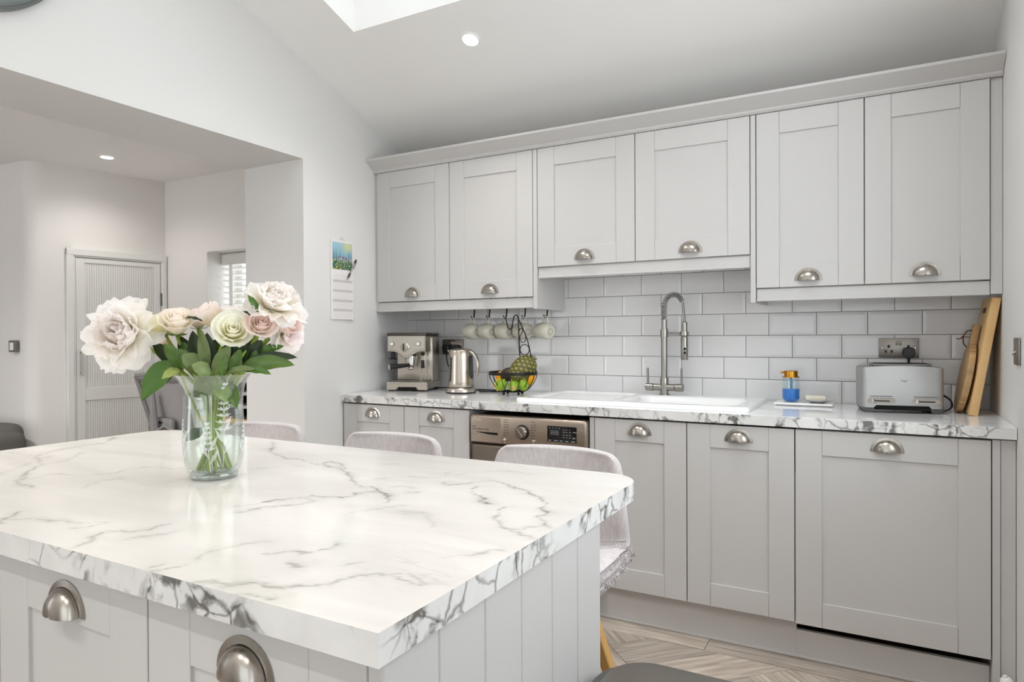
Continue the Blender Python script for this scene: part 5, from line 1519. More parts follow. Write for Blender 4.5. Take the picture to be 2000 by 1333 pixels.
for xc in (-0.072, 0.078):
    m = MB()
    o_ = [(xc+0.037+0.011*math.cos(a), 0.047+0.011*math.sin(a)) for a in [-PI/2+PI*k/8 for k in range(9)]] + [(xc-0.037+0.011*math.cos(a), 0.047+0.011*math.sin(a)) for a in [PI/2+PI*k/8 for k in range(9)]]
    m.prism(o_, -TD-0.0028, -TD+0.002, 'xz', 0.001); pl_ = m.build('slider_plate', MATS['polished_steel'], to)
    m = MB(); m.box(xc-0.030, xc+0.030, -TD-0.0034, -TD-0.002, 0.0445, 0.0485); m.build('slider_slot', MATS['gap_black'], pl_, smooth=0)
    m = MB(); m.box(xc-0.030, xc-0.023, -TD-0.010, -TD-0.002, 0.038, 0.056, 0.002); m.build('slider_knob', MATS['polished_steel'], pl_)
    m = MB(); m.box(xc-0.040, xc+0.040, -TD-0.0008, -TD+0.001, 0.0635, 0.0655)
    for k in range(5): m.box(xc-0.028+k*0.013, xc-0.025+k*0.013, -TD-0.0008, -TD+0.001, 0.0595, 0.0612)
    m.build('scale_marks', MATS['ink_dark'], to, smooth=0)
text('lettering', 'Sage', 0.013, (0.006, -TD-0.0006, 0.122), (PI/2, 0, 0), 'toaster_top', to, align='CENTER')
m = MB(); m.box(-0.092, 0.092, -TD+0.006, TD-0.004, 0.012, TH0+0.011); m.build('under_tray', MATS['gap_black'], to, smooth=0)
for s_ in (-1, 1):
    m = MB(); m.prism([(s_*0.139, TH0+0.001), (s_*0.126, 0.0005), (s_*0.100, 0.0005), (s_*0.094, TH0+0.001)], -TD+0.002, TD-0.002, 'xz'); m.build('foot', mat('foot_grey', (74, 74, 74), 0.5), to)

# ================================================================== CHOPPING BOARDS
cb = thing('chopping_board', 'thick rectangular wooden chopping board leaning on the side wall', 'chopping board', (2.770, -0.165, ZT_), rot=(0, math.radians(9.2), 0))
m = MB(); m.box(-0.015, 0.015, -0.135, 0.135, 0.0005, 0.442, 0.004, 2); bdy = m.build('board', MATS['board_oak'], cb)
m = MB(); m.box(-0.0155, -0.0146, -0.045, 0.045, 0.385, 0.405, 0.0003); m.build('grip_slot', MATS['cord_brown'], cb)
rb = thing('serving_board', 'round paddle-shaped wooden serving board leaning against the larger board', 'chopping board', (2.732, -0.165, ZT_+0.0005), rot=(0, math.radians(10.2), 0))
m = MB(); R_ = 0.135; prf = []
a0_ = math.asin(0.022/R_)
for k in range(49):
    a = PI/2 + a0_ + (2*PI-2*a0_)*k/48
    prf.append((R_*math.cos(a), R_+R_*math.sin(a)))
prf += [(0.022, 2*R_+0.066), (0.018, 2*R_+0.073), (-0.018, 2*R_+0.073), (-0.022, 2*R_+0.066)]
m.prism(prf, -0.011, 0.011, 'yz', 0.003, 2); m.build('board', MATS['board_walnut'], rb)
m = MB(); lp_ = [(-0.012, 0, 2*R_+0.050), (-0.026, -0.012, 2*R_+0.044), (-0.036, -0.02, 2*R_+0.020), (-0.030, -0.02, 2*R_-0.004), (-0.018, -0.014, 2*R_-0.016)]
m.tube(lp_, 0.0022, 6); m.tube([(-0.036, -0.02, 2*R_+0.018), (-0.046, -0.026, 2*R_+0.010), (-0.056, -0.03, 2*R_+0.010)], 0.002, 6); m.tube([(-0.036, -0.02, 2*R_+0.018), (-0.026, -0.016, 2*R_+0.022), (-0.014, -0.012, 2*R_+0.022)], 0.002, 6); m.ball((-0.036, -0.02, 2*R_+0.019), 0.0045, n=8, m=6); m.build('leather_loop', MATS['cord_brown'], rb)

# ================================================================== CALENDAR, PEN, CLOCK
ca = thing('wall_calendar', 'slim wall calendar with a wildflower painting above ruled lines', 'calendar', (WL, -0.612, 1.307), world_parts=True)
y0, y1, z0, z1 = -0.695, -0.530, 1.309, 1.727
m = MB(); m.box(WL+0.001, WL+0.008, y0, y1, z0, z1, 0.001); m.build('pages', MATS['paper'], ca)
m = MB(); nyg, nzg = 44, 44; cols = []
rp_ = random.Random(11)
streak = [rp_.random() for _ in range(nyg+1)]; tall = [rp_.uniform(0.25, 0.85) for _ in range(nyg+1)]
for j in range(nzg+1):
    for i in range(nyg+1):
        fy, fz = i/nyg, j/nzg
        m.v((WL+0.0086, y0+0.009+(y1-y0-0.018)*fy, 1.572+0.142*fz))
        sky = np.array((0.16, 0.36, 0.50))*(1-fz) + np.array((0.34, 0.55, 0.66))*fz
        glow = math.exp(-(((fy-0.78)/0.25)**2+((fz-0.88)/0.2)**2)); sky = sky*(1-glow) + np.array((0.62, 0.62, 0.28))*glow
        n1 = noise.noise((fy*9, fz*3, 1.0)); n2 = noise.noise((fy*26, fz*16, 4.0)); n3 = noise.noise((fy*14, fz*12, 9.0))
        g_ = np.array((0.03, 0.14, 0.07)) + np.array((0.06, 0.12, 0.0))*max(0, n2)
        c = sky
        if fz < tall[i]:
            k = min(1, (tall[i]-fz)*3); c = c*(1-k) + (np.array((0.07, 0.16, 0.32)) if streak[i] < .5 else g_)*k
        if fz < 0.5 and n3 > 0.12 and 0.2 < fy < 0.85: c = np.array((0.45, 0.10, 0.24))*(0.7+n2)
        if fz < 0.42 and n2 > 0.30: c = np.array((0.75, 0.66, 0.10))
        elif fz < 0.30 and n2 < 0.1: c = g_
        cols.append((*np.clip(c, 0, 1), 1))
m.bm.verts.ensure_lookup_table()
for j in range(nzg):
    for i in range(nyg):
        a = j*(nyg+1)+i; m.bm.faces.new([m.bm.verts[q] for q in (a, a+1, a+nyg+2, a+nyg+1)])
pc = m.build('flower_picture', MATS['painted_print'], ca, smooth=0); set_cols(pc.data, cols)
m = MB()
for k in range(4): m.box(WL+0.0078, WL+0.0084, y0+0.012, y1-0.008, 1.352+k*0.051, 1.364+k*0.051)
bnd = m.build('ruled_bands', MATS['paper_band'], ca, smooth=0)
m = MB()
for k in range(34):
    z = 1.318+k*0.0069; m.box(WL+0.0078, WL+0.0083, y0+0.022, y1-0.012, z, z+0.0007)
ln_ = m.build('ruled_lines', MATS['paper_band'], ca, smooth=0); ln_['kind'] = 'stuff'
m = MB()
for k in range(22):
    y = y0+0.008+k*(y1-y0-0.016)/21
    if abs(y-(y0+y1)/2) > 0.013: m.tube([(WL+0.0045+0.006*math.cos(a), y, z1-0.002+0.006*math.sin(a)) for a in [2*PI*q/8 for q in range(8)]], 0.0006, 4, closed=True)
sp_ = m.build('wire_binding', MATS['white_plastic'], ca); sp_['kind'] = 'stuff'
m = MB(); ym = (y0+y1)/2; m.tube([(WL+0.005, ym-0.022, z1+0.002), (WL+0.004, ym-0.008, z1+0.004), (WL+0.003, ym-0.005, z1+0.014), (WL+0.003, ym, z1+0.018), (WL+0.003, ym+0.005, z1+0.014), (WL+0.004, ym+0.008, z1+0.004), (WL+0.005, ym+0.022, z1+0.002)], 0.001, 5); m.build('hanger', mat('copper_wire', (200, 160, 130), 0.4, 0.8), ca)
pe = thing('pen', 'black and silver ballpoint pen clipped to the calendar', 'pen', (WL+0.016, -0.552, 1.575))
d_ = Vector((0.0, 0.075, 0.122)).normalized()
def along(s_): return d_*s_
m = MB(); m.tube([along(-0.068), along(-0.060), along(-0.05)], [0.0007, 0.0022, 0.0042], 8); m.build('tip', MATS['polished_steel'], pe)
m = MB(); m.tube([along(-0.05), along(-0.022)], 0.0047, 8); m.build('grip', MATS['black_plastic'], pe)
m = MB(); m.tube([along(-0.022), along(0.045)], 0.0042, 8); m.build('barrel', MATS['polished_steel'], pe)
m = MB(); m.tube([along(0.045), along(0.066), along(0.070)], [0.0047, 0.0047, 0.003], 8); cpx = m.build('cap', MATS['black_plastic'], pe)
m = MB(); m.tube([along(0.062)+Vector((0.002, 0.006, -0.004)), along(0.015)+Vector((0.0, 0.007, -0.005))], 0.0016, 6); m.build('clip', MATS['black_plastic'], cpx)
ck = thing('wall_clock', 'large round grey metal wall clock above the opening', 'clock', (WL+0.001, -2.29, 2.56), rot=(0, PI/2, 0))
m = MB(); m.lathe([(0.305, 0.0), (0.305, 0.030), (0.296, 0.036), (0.293, 0.032), (0.270, 0.040), (0.255, 0.036), (0.250, 0.016)], 64); m.build('rim', MATS['clock_metal'], ck)
m = MB(); m.lathe([(0, 0.014), (0.252, 0.014)], 64); fc = m.build('dial_face', MATS['clock_face'], ck)
for k in range(12):
    a = 2*PI*k/12; mm = MB(); mm.mx = Matrix.Rotation(a, 4, 'Z'); mm.box(-0.006, 0.006, 0.20, 0.235, 0.0142, 0.0155); mm.build('hour_mark', MATS['black_metal'], fc, smooth=0)
for a, ln2, w2 in ((2.0, 0.13, 0.006), (4.4, 0.20, 0.0045)):
    mm = MB(); mm.mx = Matrix.Rotation(a, 4, 'Z'); mm.box(-w2, w2, -0.03, ln2, 0.017, 0.019); mm.build('hand', MATS['black_metal'], ck, smooth=0)

# ================================================================== STUDY FURNITURE
oc = thing('office_chair', 'grey mesh-back office chair in the study', 'office chair', (-1.285, -0.560, 0), world_parts=False)
# local: chair faces +y; back stands at -y and leans towards the kitchen
def back_pt(x, s_):      # s_ 0 bottom .. 1 top
    w_ = 0.185 + 0.035*s_
    return Vector((x*w_, -0.185-0.115*s_ - 0.035*(x*x)*-1.0, 0.56+0.44*s_))
m = MB()
loop = [back_pt(-1, 0.02+0.86*k/8) for k in range(9)] + [back_pt(-1+2*k/10, 0.955+0.045*math.sin(PI*k/10)**0.5) for k in range(11)] + [back_pt(1, 0.88-0.86*k/8) for k in range(9)] + [back_pt(1-2*k/6, 0.0) for k in range(1, 6)]
m.tube(loop, 0.014, 8, closed=True); bf = m.build('back_frame', MATS['chair_grey'], oc)
m = MB(); m.surf(lambda u, v: back_pt(-0.98+1.96*u, 0.01+0.97*v) + Vector((0, 0.010, 0)), 12, 14); m.surf(lambda u, v: back_pt(-0.98+1.96*u, 0.01+0.97*v) + Vector((0, 0.014, 0)), 12, 14); m.build('back_mesh', MATS['chair_mesh'], oc)
m = MB(); m.surf(lambda u, v: back_pt(-1+2*u, 0.90+0.11*v) + Vector((0, -0.012*math.sin(PI*v), 0)), 12, 5); m.build('head_band', MATS['chair_grey'], oc)
m = MB(); m.tube([(0, -0.16, 0.44), (0, -0.25, 0.52), (0.0, -0.285, 0.66), (0.0, -0.295, 0.80), (0.01, -0.305, 0.90)], [0.022, 0.024, 0.024, 0.020, 0.012], 8)
m.tube([(0, -0.285, 0.66), (-0.07, -0.27, 0.70), (-0.12, -0.235, 0.66), (-0.16, -0.21, 0.60)], 0.010, 7); m.tube([(0, -0.285, 0.66), (0.07, -0.27, 0.70), (0.12, -0.235, 0.66), (0.16, -0.21, 0.60)], 0.010, 7); m.build('spine', MATS['chair_grey'], oc)
m = MB(); m.box(-0.11, 0.11, -0.255, -0.225, 0.62, 0.74, 0.012, 2); lu = m.build('lumbar_pad', MATS['chair_grey'], oc)
for k in range(3):
    m = MB(); m.box(-0.025, 0.025, -0.259, -0.254, 0.65+k*0.03, 0.658+k*0.03); m.build('slot', MATS['gap_black'], lu, smooth=0)
m = MB(); m.box(-0.24, 0.24, -0.18, 0.20, 0.435, 0.50, 0.03, 3); m.build('seat', MATS['chair_mesh'], oc)
m = MB(); m.cyl((0, 0, 0.09), 0.026, 0.36, n=14); m.build('gas_column', MATS['black_metal'], oc)
for s_ in (-1, 1):
    m = MB(); m.tube([(s_*0.20, 0.0, 0.46), (s_*0.235, -0.02, 0.55), (s_*0.235, -0.03, 0.66)], 0.014, 8); ar = m.build('armrest_post', MATS['chair_grey'], oc)
    m = MB(); m.box(s_*0.235-0.03, s_*0.235+0.03, -0.15, 0.10, 0.66, 0.685, 0.01, 2); m.build('armrest_pad', MATS['black_plastic'], ar)
for k in range(5):
    a = 2*PI*k/5+0.3
    m = MB(); m.tube([(0.02*math.cos(a), 0.02*math.sin(a), 0.11), (0.27*math.cos(a), 0.27*math.sin(a), 0.075)], [0.022, 0.014], 8); lg = m.build('base_leg', MATS['chair_grey'], oc)
    m = MB(); m.cyl((0.27*math.cos(a)-0.012*math.sin(a), 0.27*math.sin(a)+0.012*math.cos(a), 0.028), 0.0275, 0.024, (math.sin(a), -math.cos(a), 0), 14); m.build('caster', MATS['black_plastic'], lg)
dk = thing('desk', 'pale wood topped study desk beside the window wall', 'desk', (-0.74, -0.50, 0), world_parts=True)
m = MB(); m.box(-0.985, -0.462, -0.78, -0.232, 0.735, 0.762, 0.003); m.build('desk_top', MATS['board_oak'], dk)
m = MB(); m.box(-0.965, -0.48, -0.765, -0.25, 0.665, 0.734, 0.002); m.build('apron', MATS['white_gloss_wood'], dk)
for x in (-0.95, -0.495):
    for y in (-0.75, -0.265):
        m = MB(); m.box(x-0.02, x+0.02, y-0.015, y+0.02, 0.001, 0.665, 0.002); m.build('leg', MATS['white_gloss_wood'], dk)
m = MB(); m.box(-0.94, -0.52, -0.70, -0.30, 0.12, 0.60, 0.004)
db = m.build('storage_box', mat('box_grey', (96, 92, 88), 0.8)); tag(db, 'dark grey storage box beneath the study desk', 'box'); db.location = (0, 0, -0.119)
pt = thing('letter_tray', 'black tiered letter tray on the study desk', 'letter tray', (-0.60, -0.62, 0.763), world_parts=True)
for k in range(3):
    z = 0.764+k*0.075
    m = MB(); m.box(-0.72, -0.475, -0.75, -0.50, z, z+0.006, 0.001); m.box(-0.72, -0.714, -0.75, -0.50, z, z+0.045, 0.001); m.box(-0.481, -0.475, -0.75, -0.50, z, z+0.045, 0.001); m.box(-0.72, -0.475, -0.506, -0.50, z, z+0.045, 0.001); m.build('tier', MATS['black_plastic'], pt)
m = MB()
for x in (-0.715, -0.48):
    for y in (-0.70, -0.55): m.cyl((x, y, 0.766), 0.004, 0.18, n=6)
m.build('risers', MATS['black_metal'], pt)
hb_ = thing('handbag', 'dark leather bag with looped handles on the study desk', 'bag', (-0.905, -0.66, 0.763))
m = MB(); m.prism([(-0.085, 0.0005), (0.085, 0.0005), (0.075, 0.11), (0.06, 0.125), (-0.06, 0.125), (-0.075, 0.11)], -0.04, 0.04, 'xz', 0.012, 2); m.build('bag_body', mat('dark_leather', (48, 40, 36), 0.5, vary=(20, .2, (1, 1, 1))), hb_)
for s_ in (-1, 1):
    m = MB(); m.tube([(0.045*math.cos(PI*k/10), s_*0.025, 0.115+0.055*math.sin(PI*k/10)) for k in range(11)], 0.004, 6); m.build('strap', MATS['cord_brown'], hb_)
ac = thing('armchair', 'dark grey upholstered armchair at the study edge', 'armchair', (-2.42, -1.50, 0), math.radians(8))
m = MB(); m.box(-0.30, 0.30, -0.26, 0.26, 0.16, 0.42, 0.05, 3); m.build('seat', MATS['armchair_cloth'], ac)
m = MB(); m.box(-0.40, -0.28, -0.28, 0.30, 0.14, 0.60, 0.055, 3); m.build('arm', MATS['armchair_cloth'], ac)
m = MB(); m.box(0.28, 0.42, -0.28, 0.30, 0.14, 0.66, 0.06, 3); m.build('arm', MATS['armchair_cloth'], ac)
m = MB(); m.box(-0.34, 0.34, 0.20, 0.34, 0.16, 0.70, 0.06, 3); m.build('backrest', MATS['armchair_cloth'], ac)
for x in (-0.33, 0.33):
    for y in (-0.22, 0.26):
        m = MB(); m.cyl((x, y, 0.001), 0.018, 0.15, n=10); m.build('leg', MATS['beech'], ac)

# ================================================================== BIN AND PIPE
bn = thing('pedal_bin', 'brushed steel pedal bin with a dark rim beside the island', 'bin', (2.215, -2.26, 0), world_parts=True)
def rrect(x0, x1, y0, y1, r, n=7):
    out = []
    for cx, cy, a0 in ((x1-r, y1-r, 0), (x0+r, y1-r, PI/2), (x0+r, y0+r, PI), (x1-r, y0+r, 3*PI/2)):
        for k in range(n+1):
            a = a0+k/n*PI/2; out.append((cx+r*math.cos(a), cy+r*math.sin(a)))
    return out
m = MB(); m.prism(rrect(2.030, 2.400, -2.395, -2.080, 0.085), 0.02, 0.57, 'xy', 0.004); m.build('bin_body', MATS['bin_rim'], bn)
m = MB(); m.prism(rrect(2.025, 2.405, -2.400, -2.075, 0.090), 0.572, 0.605, 'xy', 0.012, 3); ld = m.build('lid_rim', MATS['bin_rim'], bn)
m = MB(); m.prism(rrect(2.048, 2.382, -2.377, -2.082, 0.078), 0.606, 0.6125, 'xy', 0.003, 2); m.build('lid_plate', MATS['bin_steel'], ld)
m = MB(); m.prism(rrect(2.035, 2.395, -2.39, -2.085, 0.085), 0.001, 0.02, 'xy'); m.build('base', MATS['black_plastic'], bn)
m = MB(); m.box(2.17, 2.26, -2.45, -2.395, 0.012, 0.026, 0.003); m.build('pedal', MATS['bin_steel'], bn)
rv = thing('radiator_valve', 'white plastic radiator valve low on the side wall', 'valve', (2.828, -0.680, 0), world_parts=True)
m = MB(); m.cyl((2.828, -0.68, 0.001), 0.0075, 0.075, n=12); m.build('pipe', MATS['white_plastic'], rv)
m = MB(); m.cyl((2.828, -0.68, 0.062), 0.011, 0.03, n=14, b=0.002); m.build('valve_body', MATS['polished_steel'], rv)
m = MB(); m.mx = Matrix.Translation((2.828, -0.68, 0.085)) @ Matrix.Rotation(math.radians(-14), 4, 'Y'); m.lathe([(0, 0), (0.017, 0), (0.019, 0.004), (0.0175, 0.036), (0.013, 0.042), (0.006, 0.043), (0.006, 0.05), (0, 0.05)], 18); m.build('valve_cap', MATS['white_plastic'], rv)
m = MB(); m.tube([(2.828, -0.69, 0.075), (2.828, -0.72, 0.076), (2.828, -0.76, 0.078)], 0.0075, 10); m.build('tail_pipe', MATS['white_plastic'], rv)

# ================================================================== VASE AND FLOWERS (local frame: x across, y away from the front of the island, z up)
VLOC = Vector((1.190, -2.312, IZ + 0.0005)); VROT = 0.5062
va = thing('flower_vase', 'clear flared glass vase with etched lavender sprigs on the island', 'vase', VLOC, VROT)
outer = [(0.0, 0.0), (0.044, 0.0), (0.049, 0.003), (0.0505, 0.009), (0.055, 0.019), (0.0615, 0.043), (0.064, 0.075), (0.0625, 0.12), (0.0605, 0.158), (0.061, 0.180), (0.0645, 0.200), (0.071, 0.216), (0.0785, 0.2265)]
inner = [(0.0765, 0.2270), (0.0690, 0.2165), (0.0620, 0.200), (0.0583, 0.180), (0.0578, 0.158), (0.0598, 0.12), (0.0612, 0.075), (0.0585, 0.043), (0.051, 0.024), (0.040, 0.016), (0.0, 0.015)]
m = MB(); m.lathe(outer + inner, 56); m.build('glass_body', MATS['vase_glass'], va, smooth=60)
m = MB(); m.lathe([(0.0, 0.001), (0.043, 0.001), (0.048, 0.004), (0.0492, 0.009), (0.047, 0.013), (0.0, 0.0145)], 40); m.build('thick_base', MATS['thick_glass'], va, smooth=60)
m = MB(); m.lathe([(0.0595, 0.1555), (0.0, 0.1555)], 40); m.build('water_surface', MATS['water'], va, smooth=0)
def vase_r(z):
    for (r0, z0), (r1, z1) in zip(outer[1:], outer[2:]):
        if z0 <= z <= z1: return r0+(r1-r0)*(z-z0)/(z1-z0+1e-9)
    return 0.06
def on_vase(a, z, out=0.0006):
    r = vase_r(z)+out; return Vector((r*math.sin(a), -r*math.cos(a), z))
m = MB()
def etch_leaf(a, z, da, dz, w):
    p0 = on_vase(a, z); p1 = on_vase(a+da, z+dz); mid = (a+da*0.5, z+dz*0.5)
    L = math.hypot(da*0.06, dz) + 1e-6
    na, nz = -dz/L*w/0.06, da*0.06/L*w
    q0 = on_vase(mid[0]+na, mid[1]+nz); q1 = on_vase(mid[0]-na, mid[1]-nz)
    m.bm.faces.new([m.v(p0), m.v(q0), m.v(p1), m.v(q1)])
def sprig(a0, zb, zt, k, lean):
    n = 12
    ang = lambda z: a0 + lean*(z-zb)/(zt-zb)
    m.tube([on_vase(ang(zb+(zt-zb)*i/n), zb+(zt-zb)*i/n) for i in range(n+1)], 0.0007, 4)
    for q in range(k):
        z = zt - 0.004 - q*0.0085*(1+q*0.05); s_ = 0.10+0.028*q
        for sg in (-1, 1):
            etch_leaf(ang(z), z, sg*s_*1.0, 0.006, 0.0022); etch_leaf(ang(z), z, sg*s_*0.6, 0.009, 0.002)
    for q, sg in ((0.15, 1), (0.28, -1), (0.42, 1)):
        z = zb+(zt-zb)*q; etch_leaf(ang(z), z, sg*0.28, 0.034, 0.004)
sprig(0.72, 0.03, 0.208, 9, 0.05); sprig(0.30, 0.02, 0.125, 6, -0.1); sprig(1.5, 0.03, 0.12, 5, 0.2); sprig(-0.8, 0.03, 0.13, 6, -0.1); sprig(3.6, 0.03, 0.2, 8, 0.1)
et = m.build('etching', MATS['etched_glass'], va, smooth=0); et['kind'] = 'stuff'

def frame_to(ax):
    ax = Vector(ax).normalized()
    return Vector((0, 0, 1)).rotation_difference(ax).to_matrix()
rf = random.Random(21)
def add_petal(parent, pts, cols, nu, nv, matn='petal', name='petal'):
    me = bpy.data.meshes.new(name)
    F = [(i*(nv+1)+j, (i+1)*(nv+1)+j, (i+1)*(nv+1)+j+1, i*(nv+1)+j+1) for i in range(nu) for j in range(nv)]
    me.from_pydata([tuple(p) for p in pts], [], F)
    o = link_mesh(name, me, MATS[matn], parent, smooth=80)
    set_cols(me, cols)
    return o
def mixc(a, b, t_): return tuple(a[i]+(b[i]-a[i])*t_ for i in range(3))
def peony_petal(parent, Q, phi, th0, th1, L, W, cup, ruff, c0, c1, inward=0.0):
    nu, nv = 6, 6; pts = []; cols = []
    sd_ = rf.random()*50
    for i in range(nu+1):
        t_ = i/nu*2-1
        r = 0.012*L/0.07; z = -0.2*L; prev = 0
        for j in range(nv+1):
            s_ = j/nv
            if j:
                a = th0+(th1-th0)*(s_-0.5/nv)
                r += math.sin(a)*L/nv; z += math.cos(a)*L/nv
            w_ = W*(0.18+0.82*math.sin(PI*min(1, 0.08+0.62*s_))**0.9)*(1-0.28*max(0, s_-0.8)/0.2*abs(t_))
            a = th0+(th1-th0)*s_
            x = w_*t_
            dr = -cup*w_*t_*t_
            nz_ = noise.noise((t_*2.2+sd_, s_*2.5, sd_))*ruff*L*s_*s_
            n2 = noise.noise((t_*6+sd_, 3.3, sd_))*ruff*0.9*L*max(0, s_-0.7)/0.3
            rr = r + dr*math.cos(a) + nz_*math.cos(a) + n2*math.sin(a)*0.6
            zz_ = z - dr*math.sin(a) - nz_*math.sin(a) + n2*math.cos(a)*0.6
            p = Vector((rr*math.cos(phi)-x*math.sin(phi), rr*math.sin(phi)+x*math.cos(phi), zz_))
            pts.append(Q @ p)
            k = s_**0.7
            cols.append((*lin(mixc(c0, c1, k))[:3], 1))
    return add_petal(parent, pts, cols, nu, nv)
D2 = math.radians
def stem_for(t, head, ax, bot, rimp, r=0.0036, matn='stem_green'):
    """t's local origin is the flower head; give stem points in vase coordinates"""
    H = Vector(head); ax = Vector(ax).normalized()
    P = [Vector(bot), Vector(bot).lerp(Vector(rimp), 0.55)+Vector((0, 0, 0.0)), Vector(rimp), H - ax*0.045, H - ax*0.008]
    out = []
    for i in range(len(P)-1):
        p0, p1, p2, p3 = P[max(i-1, 0)], P[i], P[i+1], P[min(i+2, len(P)-1)]
        for k in range(6):
            s_ = k/6
            out.append(0.5*((2*p1) + (p2-p0)*s_ + (2*p0-5*p1+4*p2-p3)*s_*s_ + (3*p1-p0-3*p2+p3)*s_**3) - H)
    out.append(P[-1]-H)
    m = MB(); m.tube(out, r, 7); m.build('stem', MATS[matn], t)
VM = Matrix.Translation(VLOC) @ Matrix.Rotation(VROT, 4, 'Z')
def flower_root(name, label, head, group=None):
    loc = VM @ Vector(head)
    return thing(name, label, 'flower', loc, VROT, group)
def sepals(t, ax, r, col=(112, 140, 60), n=5, L=0.02):
    Q = frame_to(ax)
    for k in range(n):
        a = 2*PI*k/n+rf.random()*0.4
        pts = []; cols = []
        for i in range(3):
            t_ = i-1
            for j in range(5):
                s_ = j/4; w_ = 0.0055*math.sin(PI*(0.12+0.88*s_))
                rr = 0.003+L*s_*0.85; z = -r*0.55 + L*0.35*s_*s_ - 0.25*L*s_
                p = Vector((rr*math.cos(a)-w_*t_*math.sin(a), rr*math.sin(a)+w_*t_*math.cos(a), z)); pts.append(Q @ p); cols.append((*lin(col)[:3], 1))
        add_petal(t, pts, cols, 2, 4, 'leaf', 'sepal')
def peony(label, head, ax, r, c0, c1, cin, rings, bot, rimp, core=True):
    t = flower_root('peony', label, head, 'pale peonies in the glass vase'); Q = frame_to(ax)
    for (n, a0, a1, L, W, cup, ruff, k) in rings:
        for q in range(n):
            phi = 2*PI*(q+rf.random()*0.35)/n + k
            peony_petal(t, Q, phi, D2(a0+rf.uniform(-6, 6)), D2(a1+rf.uniform(-12, 12)), L*r*rf.uniform(0.9, 1.08), W*r, cup, ruff, c0, mixc(c1, cin, k/4.0 if k < 4 else 1))
    if core:
        m = MB()
        for q in range(22):
            a = 2*PI*rf.random(); rr = 0.012*math.sqrt(rf.random()); d = Q @ Vector((0.35*math.cos(a), 0.35*math.sin(a), 1)).normalized()
            p = Q @ Vector((rr*math.cos(a), rr*math.sin(a), -0.1*r)); m.tube([p, p+d*r*0.30], 0.0007, 4); m.ball(p+d*r*0.30, 0.0015, n=5, m=4)
        sc2 = m.build('stamens', mat('stamen', (232, 200, 90), 0.6), t); sc2['kind'] = 'stuff'
    stem_for(t, head, ax, bot, rimp, 0.0042); sepals(t, ax, r*0.5, L=0.026)
    return t
RB = [(6, 58, 112, 1.04, 0.48, 0.25, 0.22, 0.0), (8, 46, 86, 0.98, 0.42, 0.35, 0.25, 1.0), (10, 46, 30, 0.94, 0.36, 0.40, 0.26, 2.0), (10, 40, 4, 0.90, 0.32, 0.40, 0.24, 3.0), (8, 28, -28, 0.82, 0.28, 0.40, 0.22, 4.0)]
RS = [(6, 50, 100, 1.0, 0.50, 0.3, 0.18, 0.0), (7, 34, 70, 0.95, 0.44, 0.4, 0.22, 1.0), (7, 14, 42, 0.85, 0.36, 0.5, 0.24, 3.0), (5, 2, 20, 0.7, 0.28, 0.5, 0.24, 4.0)]
W0, W1, W2_ = (253, 250, 236), (254, 252, 251), (255, 247, 245)
peony('very large blush white peony leaning out over the study door side', (-0.186, -0.015, 0.313), (-0.10, -0.95, 0.25), 0.074, W0, W1, (255, 249, 247), RB, (0.030, 0.0, 0.018), (-0.040, 0.0, 0.205))
peony('large white peony facing upwards, highest bloom in the vase', (0.132, 0.0, 0.378), (0.50, -0.42, 0.75), 0.062, (253, 249, 230), W1, (255, 250, 247), RB, (-0.030, 0.0, 0.018), (0.034, 0.004, 0.205))
peony('half-open white peony behind the cream rose', (0.022, 0.050, 0.350), (-0.05, 0.05, 0.95), 0.044, W0, W1, W2_, RS, (0.0, -0.030, 0.018), (0.012, 0.026, 0.205), core=False)
peony('drooping pale pink peony below the pink roses', (0.147, 0.038, 0.312), (0.80, -0.50, -0.15), 0.042, W0, (254, 249, 250), (255, 246, 248), RS, (-0.028, -0.018, 0.018), (0.046, 0.014, 0.205), core=False)

def rose(name, label, head, ax, r, H, rings, cb_, ct, bot, rimp, group='roses in the glass vase', open_=1.0):
    t = flower_root(name, label, head, group); Q = frame_to(ax)
    for (n, R_, h, curl, k) in rings:
        for q in range(n):
            phi = 2*PI*(q+rf.random()*0.25)/n + k*0.9
            half = PI/n*1.35 + 0.12
            nu, nv = 7, 6; pts = []; cols = []; sd_ = rf.random()*40
            for i in range(nu+1):
                t_ = i/nu*2-1
                for j in range(nv+1):
                    s_ = j/nv
                    pf_ = 0.22+0.78*math.sin(min(1, s_*1.25)*PI/2)**0.85
                    cu = curl*max(0, (s_-0.62)/0.38)**1.7
                    ed = 1-0.22*abs(t_)**3*s_
                    ang_ = phi + half*t_*(0.55+0.45*math.sin(PI*min(1, 0.15+0.6*s_)))
                    wob = noise.noise((t_*2+sd_, s_*2, sd_))*0.10*s_
                    rr = r*R_*(pf_+cu+wob); z = H*h*(s_*ed) - H*0.5 - cu*0.25*r*R_
                    pts.append(Q @ Vector((rr*math.cos(ang_), rr*math.sin(ang_), z)))
                    cols.append((*lin(mixc(cb_, ct, min(1, s_*1.1)))[:3], 1))
            add_petal(t, pts, cols, nu, nv)
    stem_for(t, head, ax, bot, rimp, 0.0036); sepals(t, ax, H*0.9, L=0.022)
    return t
RR_ = [(3, 0.20, 1.0, 0.05, 0), (3, 0.36, 1.0, 0.10, 1), (4, 0.54, 0.98, 0.16, 2), (5, 0.74, 0.92, 0.26, 3), (5, 0.92, 0.80, 0.42, 4)]
RC_ = [(3, 0.24, 1.0, 0.02, 0), (3, 0.48, 1.0, 0.04, 1), (4, 0.72, 0.98, 0.08, 2), (4, 0.95, 0.86, 0.16, 3)]
CR0, CR1 = (248, 246, 214), (253, 252, 242)
